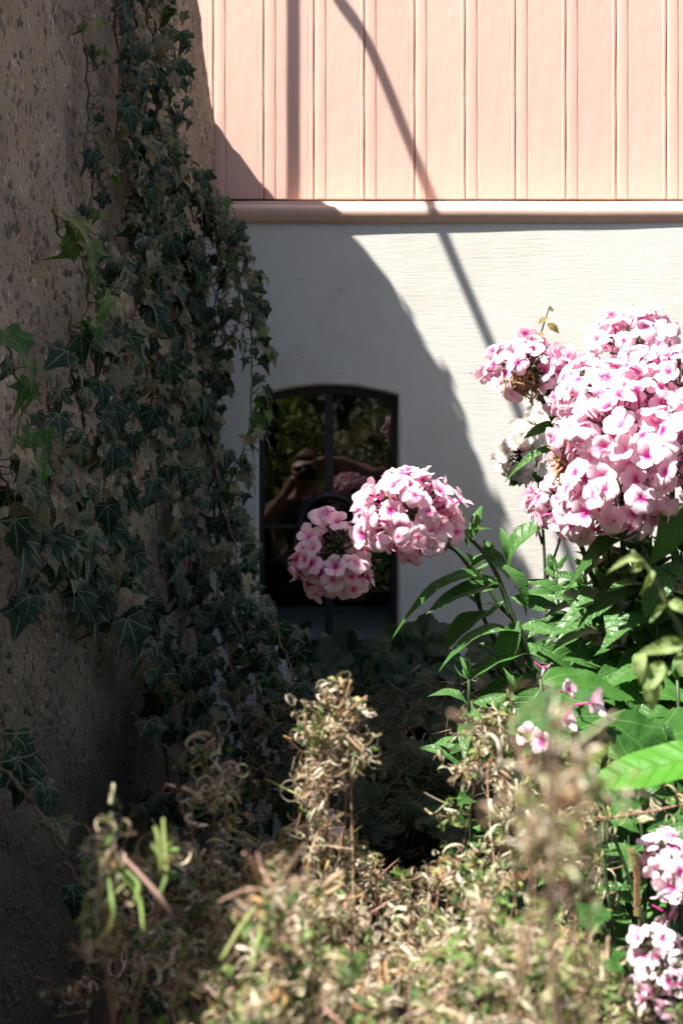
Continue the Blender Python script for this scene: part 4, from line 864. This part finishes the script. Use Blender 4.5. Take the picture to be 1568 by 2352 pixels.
# dead grass and twigs in the shade behind
dg = MB()
for k in range(900):
    x = U(540, 1200); y = U(1560, 1960); d = U(2.0, 2.7); p = at(x, y, d)
    dr = Vector((random.gauss(0, 1), random.gauss(0, .5), random.gauss(0, .8))).normalized(); l = U(.02, .08)
    dg.add(*tube([p, p+dr*l*.5+rv(.006), p+dr*l+rv(.01)], [.0006, .0005, .0003], 3, False), col=jit(random.choice([(.16, .10, .06), (.24, .17, .10), (.10, .07, .04), (.30, .22, .14)]), ))
tag(dg.build('dead_grass', M['curl']), 'tangle of dead grass and twigs in the dark below the window', 'dead grass', kind='stuff')
gb = MB()
for k in range(46):
    x = random.choice((U(640, 1000), U(930, 1000), U(1150, 1300))); d = U(2.9, 3.1); p = at(x, 1560+U(-25, 25), d); hgt = U(.03, .10)*U(.4, 1)
    q = p+Vector((U(-.03, .03), -.01, hgt)); gb.add(*tube([p, p.lerp(q, .5)+Vector((U(-.006, .006), 0, .004)), q], [.0010, .0008, .0002], 3, False), col=jit((.07, .11, .04)))
tag(gb.build('grass', M['curl']), 'thin grass blades at the foot of the white wall', 'grass', kind='stuff')

# ------------------------------------------------------------------ garden behind the camera (seen in the window pane), plus unseen greenery added to cut sky light
def shrub(name, label, c, r_, cols, n, sz, cat='shrub'):
    t = thing(name, label, cat, (c[0], c[1], 0)); b = MB(); c = Vector(c)
    base = [(-.5, 0, 0), (0, -.35, .05), (.5, 0, 0), (0, .35, .05)]
    for _ in range(n):
        d = rv().normalized(); k = U(.6, 1.05)*(1+.18*math.sin(d.x*5+c.x)+.15*math.sin(d.z*6+d.y*4)); p = c+Vector((d.x*r_[0], d.y*r_[1], d.z*r_[2]))*k
        if p.z < 0: continue
        b.add(base, [(0, 1, 2, 3)], rndM(p, U(.6, 1.3)*sz), col=jit(random.choice(cols)))
    tag(b.build('foliage', M['curl'], t), kind='stuff')
    s2 = MB()
    for _ in range(5): s2.add(*tube([(c.x+U(-.1, .1), c.y+U(-.1, .1), 0), c+rv(.1), c+Vector((U(-.6, .6)*r_[0], U(-.6, .6)*r_[1], r_[2]*.7))], [.03, .02, .008], 6))
    s2.build('trunk', M['ivy_stem'], t)
shrub('hedge_shrub', 'dark tall shrub reflected in the upper left of the window pane', (-.9, -7.2, 1.6), (1.5, .9, 1.7), [(.03, .06, .02), (.05, .1, .02), (.12, .18, .03)], 5000, .09)
shrub('hedge_shrub', 'dark tall shrub reflected in the upper right of the window pane', (1.9, -7.6, 1.5), (1.7, .9, 1.6), [(.03, .06, .02), (.05, .09, .03)], 5000, .09)
shrub('garden_shrub', 'yellow-green sunny bush reflected in the top of the left pane', (-.05, -5.6, .85), (.45, .4, .50), [(.25, .32, .05), (.12, .2, .03), (.4, .42, .1)], 2600, .05)
shrub('garden_shrub', 'pale beige flowering bush reflected behind the photographer', (.62, -5.9, .72), (.42, .4, .52), [(.45, .38, .22), (.35, .33, .15), (.18, .24, .07)], 2600, .05)
shrub('hedge_shrub', 'big dark hedge added unseen at the right to cut sky light', (5.2, -5.0, 1.6), (2.2, 2.0, 2.2), [(.03, .06, .02), (.05, .09, .03)], 5000, .13)  # added out of view to reduce ambient light on the walls
shrub('hedge_shrub', 'big dark hedge added unseen at the left to cut sky light', (-3.6, -6.6, 1.5), (1.8, 1.4, 2.0), [(.03, .06, .02), (.05, .09, .03)], 4000, .13)  # likewise added, unseen, to block the low sky
shrub('sky_block_tree', 'wide tree crown added unseen at the back to lower the sky light', (.6, -11, 3.2), (5.5, 1.8, 3.4), [(.03, .06, .02), (.05, .09, .03)], 9000, .2, 'tree')  # added crown, unseen, dims the ambient light
# the photographer, mirrored in the pane
def skinned(name, verts, edges, radii, mat, parent, sub=2, root=0):
    me = bpy.data.meshes.new(name); me.from_pydata([tuple(v) for v in verts], edges, []); me.materials.append(mat)
    o = add(name, me, None); 
    sk = o.modifiers.new('skin', 'SKIN'); sk.use_smooth_shade = True
    for i, r_ in enumerate(radii): me.skin_vertices[0].data[i].radius = (r_, r_) if not hasattr(r_, '__len__') else r_
    me.skin_vertices[0].data[root].use_root = True
    ss = o.modifiers.new('sub', 'SUBSURF'); ss.levels = sub; ss.render_levels = sub
    if parent: o.parent = parent; o.matrix_basis = Matrix.Translation(-wloc(parent))
    return o
M['skin'] = simple('skin', (.46, .26, .18), .5, .05, 20); M['shirt'] = simple('shirt', (.05, .045, .05), .8, .1); M['hair'] = simple('hair', (.16, .09, .04), .6, .3, 60)
pt = thing('person', 'crouching person in dark top holding a camera to the face, mirrored in the window pane', 'person', (CX, -3.75, 0))
X, Z = CX, H
pv = [(X+.02, -3.82, Z-.50), (X+.02, -3.76, Z-.33), (X+.02, -3.68, Z-.20), (X+.01, -3.62, Z-.10), (X, -3.53, Z+.015), (X, -3.50, Z+.07),
      (X-.15, -3.66, Z-.19), (X-.27, -3.56, Z-.40), (X-.08, -3.41, Z-.06), (X-.045, -3.385, Z-.02),
      (X+.20, -3.64, Z-.17), (X+.40, -3.54, Z-.02), (X+.13, -3.42, Z+.055), (X+.065, -3.39, Z+.045),
      (X-.10, -3.80, Z-.54), (X-.14, -3.48, Z-.50), (X-.14, -3.60, .06), (X-.14, -3.50, .03),
      (X+.14, -3.80, Z-.54), (X+.20, -3.46, Z-.46), (X+.18, -3.62, .06), (X+.18, -3.50, .03)]
pe = [(0, 1), (1, 2), (2, 3), (3, 4), (4, 5), (2, 6), (6, 7), (7, 8), (8, 9), (2, 10), (10, 11), (11, 12), (12, 13), (0, 14), (14, 15), (15, 16), (16, 17), (0, 18), (18, 19), (19, 20), (20, 21)]
pr_ = [.14, .125, .13, .055, (.078, .09), (.07, .085), .058, .044, .028, .032, .058, .044, .028, .034, .09, .062, .042, .035, .09, .062, .042, .035]
skinned('body', pv, pe, pr_, M['skin'], pt)
tv = [pv[0], pv[1], pv[2], (X+.012, -3.64, Z-.13), pv[6], (X-.20, -3.62, Z-.27), pv[10], (X+.28, -3.60, Z-.11)]
skinned('shirt', tv, [(0, 1), (1, 2), (2, 3), (2, 4), (4, 5), (2, 6), (6, 7)], [.15, .137, .142, .065, .068, .056, .068, .056], M['shirt'], pt)
skinned('trousers', [pv[0], pv[14], pv[15], pv[16], pv[18], pv[19], pv[20]], [(0, 1), (1, 2), (2, 3), (0, 4), (4, 5), (5, 6)], [.145, .098, .07, .05, .098, .07, .05], M['shirt'], pt)
skinned('hair', [(X, -3.57, Z+.0), (X, -3.555, Z+.07), (X, -3.515, Z+.115)], [(0, 1), (1, 2)], [(.07, .06), (.074, .066), (.055, .045)], M['hair'], pt)
for sx, hx, hy, hz in ((-1, X-.052, -3.385, Z-.015), (1, X+.066, -3.39, Z+.04)):
    for q in range(4):
        z0 = hz+.024-q*.016; l = (.9, 1, .95, .8)[q]
        skinned('finger', [(hx, hy-.01, z0), (hx+sx*.004, hy+.028*l, z0), (hx-sx*.012, hy+.042*l, z0-.002), (hx-sx*.028, hy+.040*l, z0-.003)], [(0, 1), (1, 2), (2, 3)], [.009, .0085, .008, .007], M['skin'], pt, 1)
    skinned('finger', [(hx, hy-.02, hz-.02), (hx-sx*.02, hy-.032, hz+.0), (hx-sx*.036, hy-.03, hz+.012)], [(0, 1), (1, 2)], [.011, .010, .008], M['skin'], pt, 1)
kt = thing('photo_camera', 'small black camera held up to the face of the mirrored person', 'camera', (CX, -3.37, H-.04))
MB().add(*box((CX-.058, -3.405, H-.036), (CX+.058, -3.365, H+.036))).build('camera_body', M['iron'], kt, False)
MB().add(*tube([(CX, -3.364, H), (CX, -3.318, H)], .026, 20)).build('lens', M['iron'], kt)
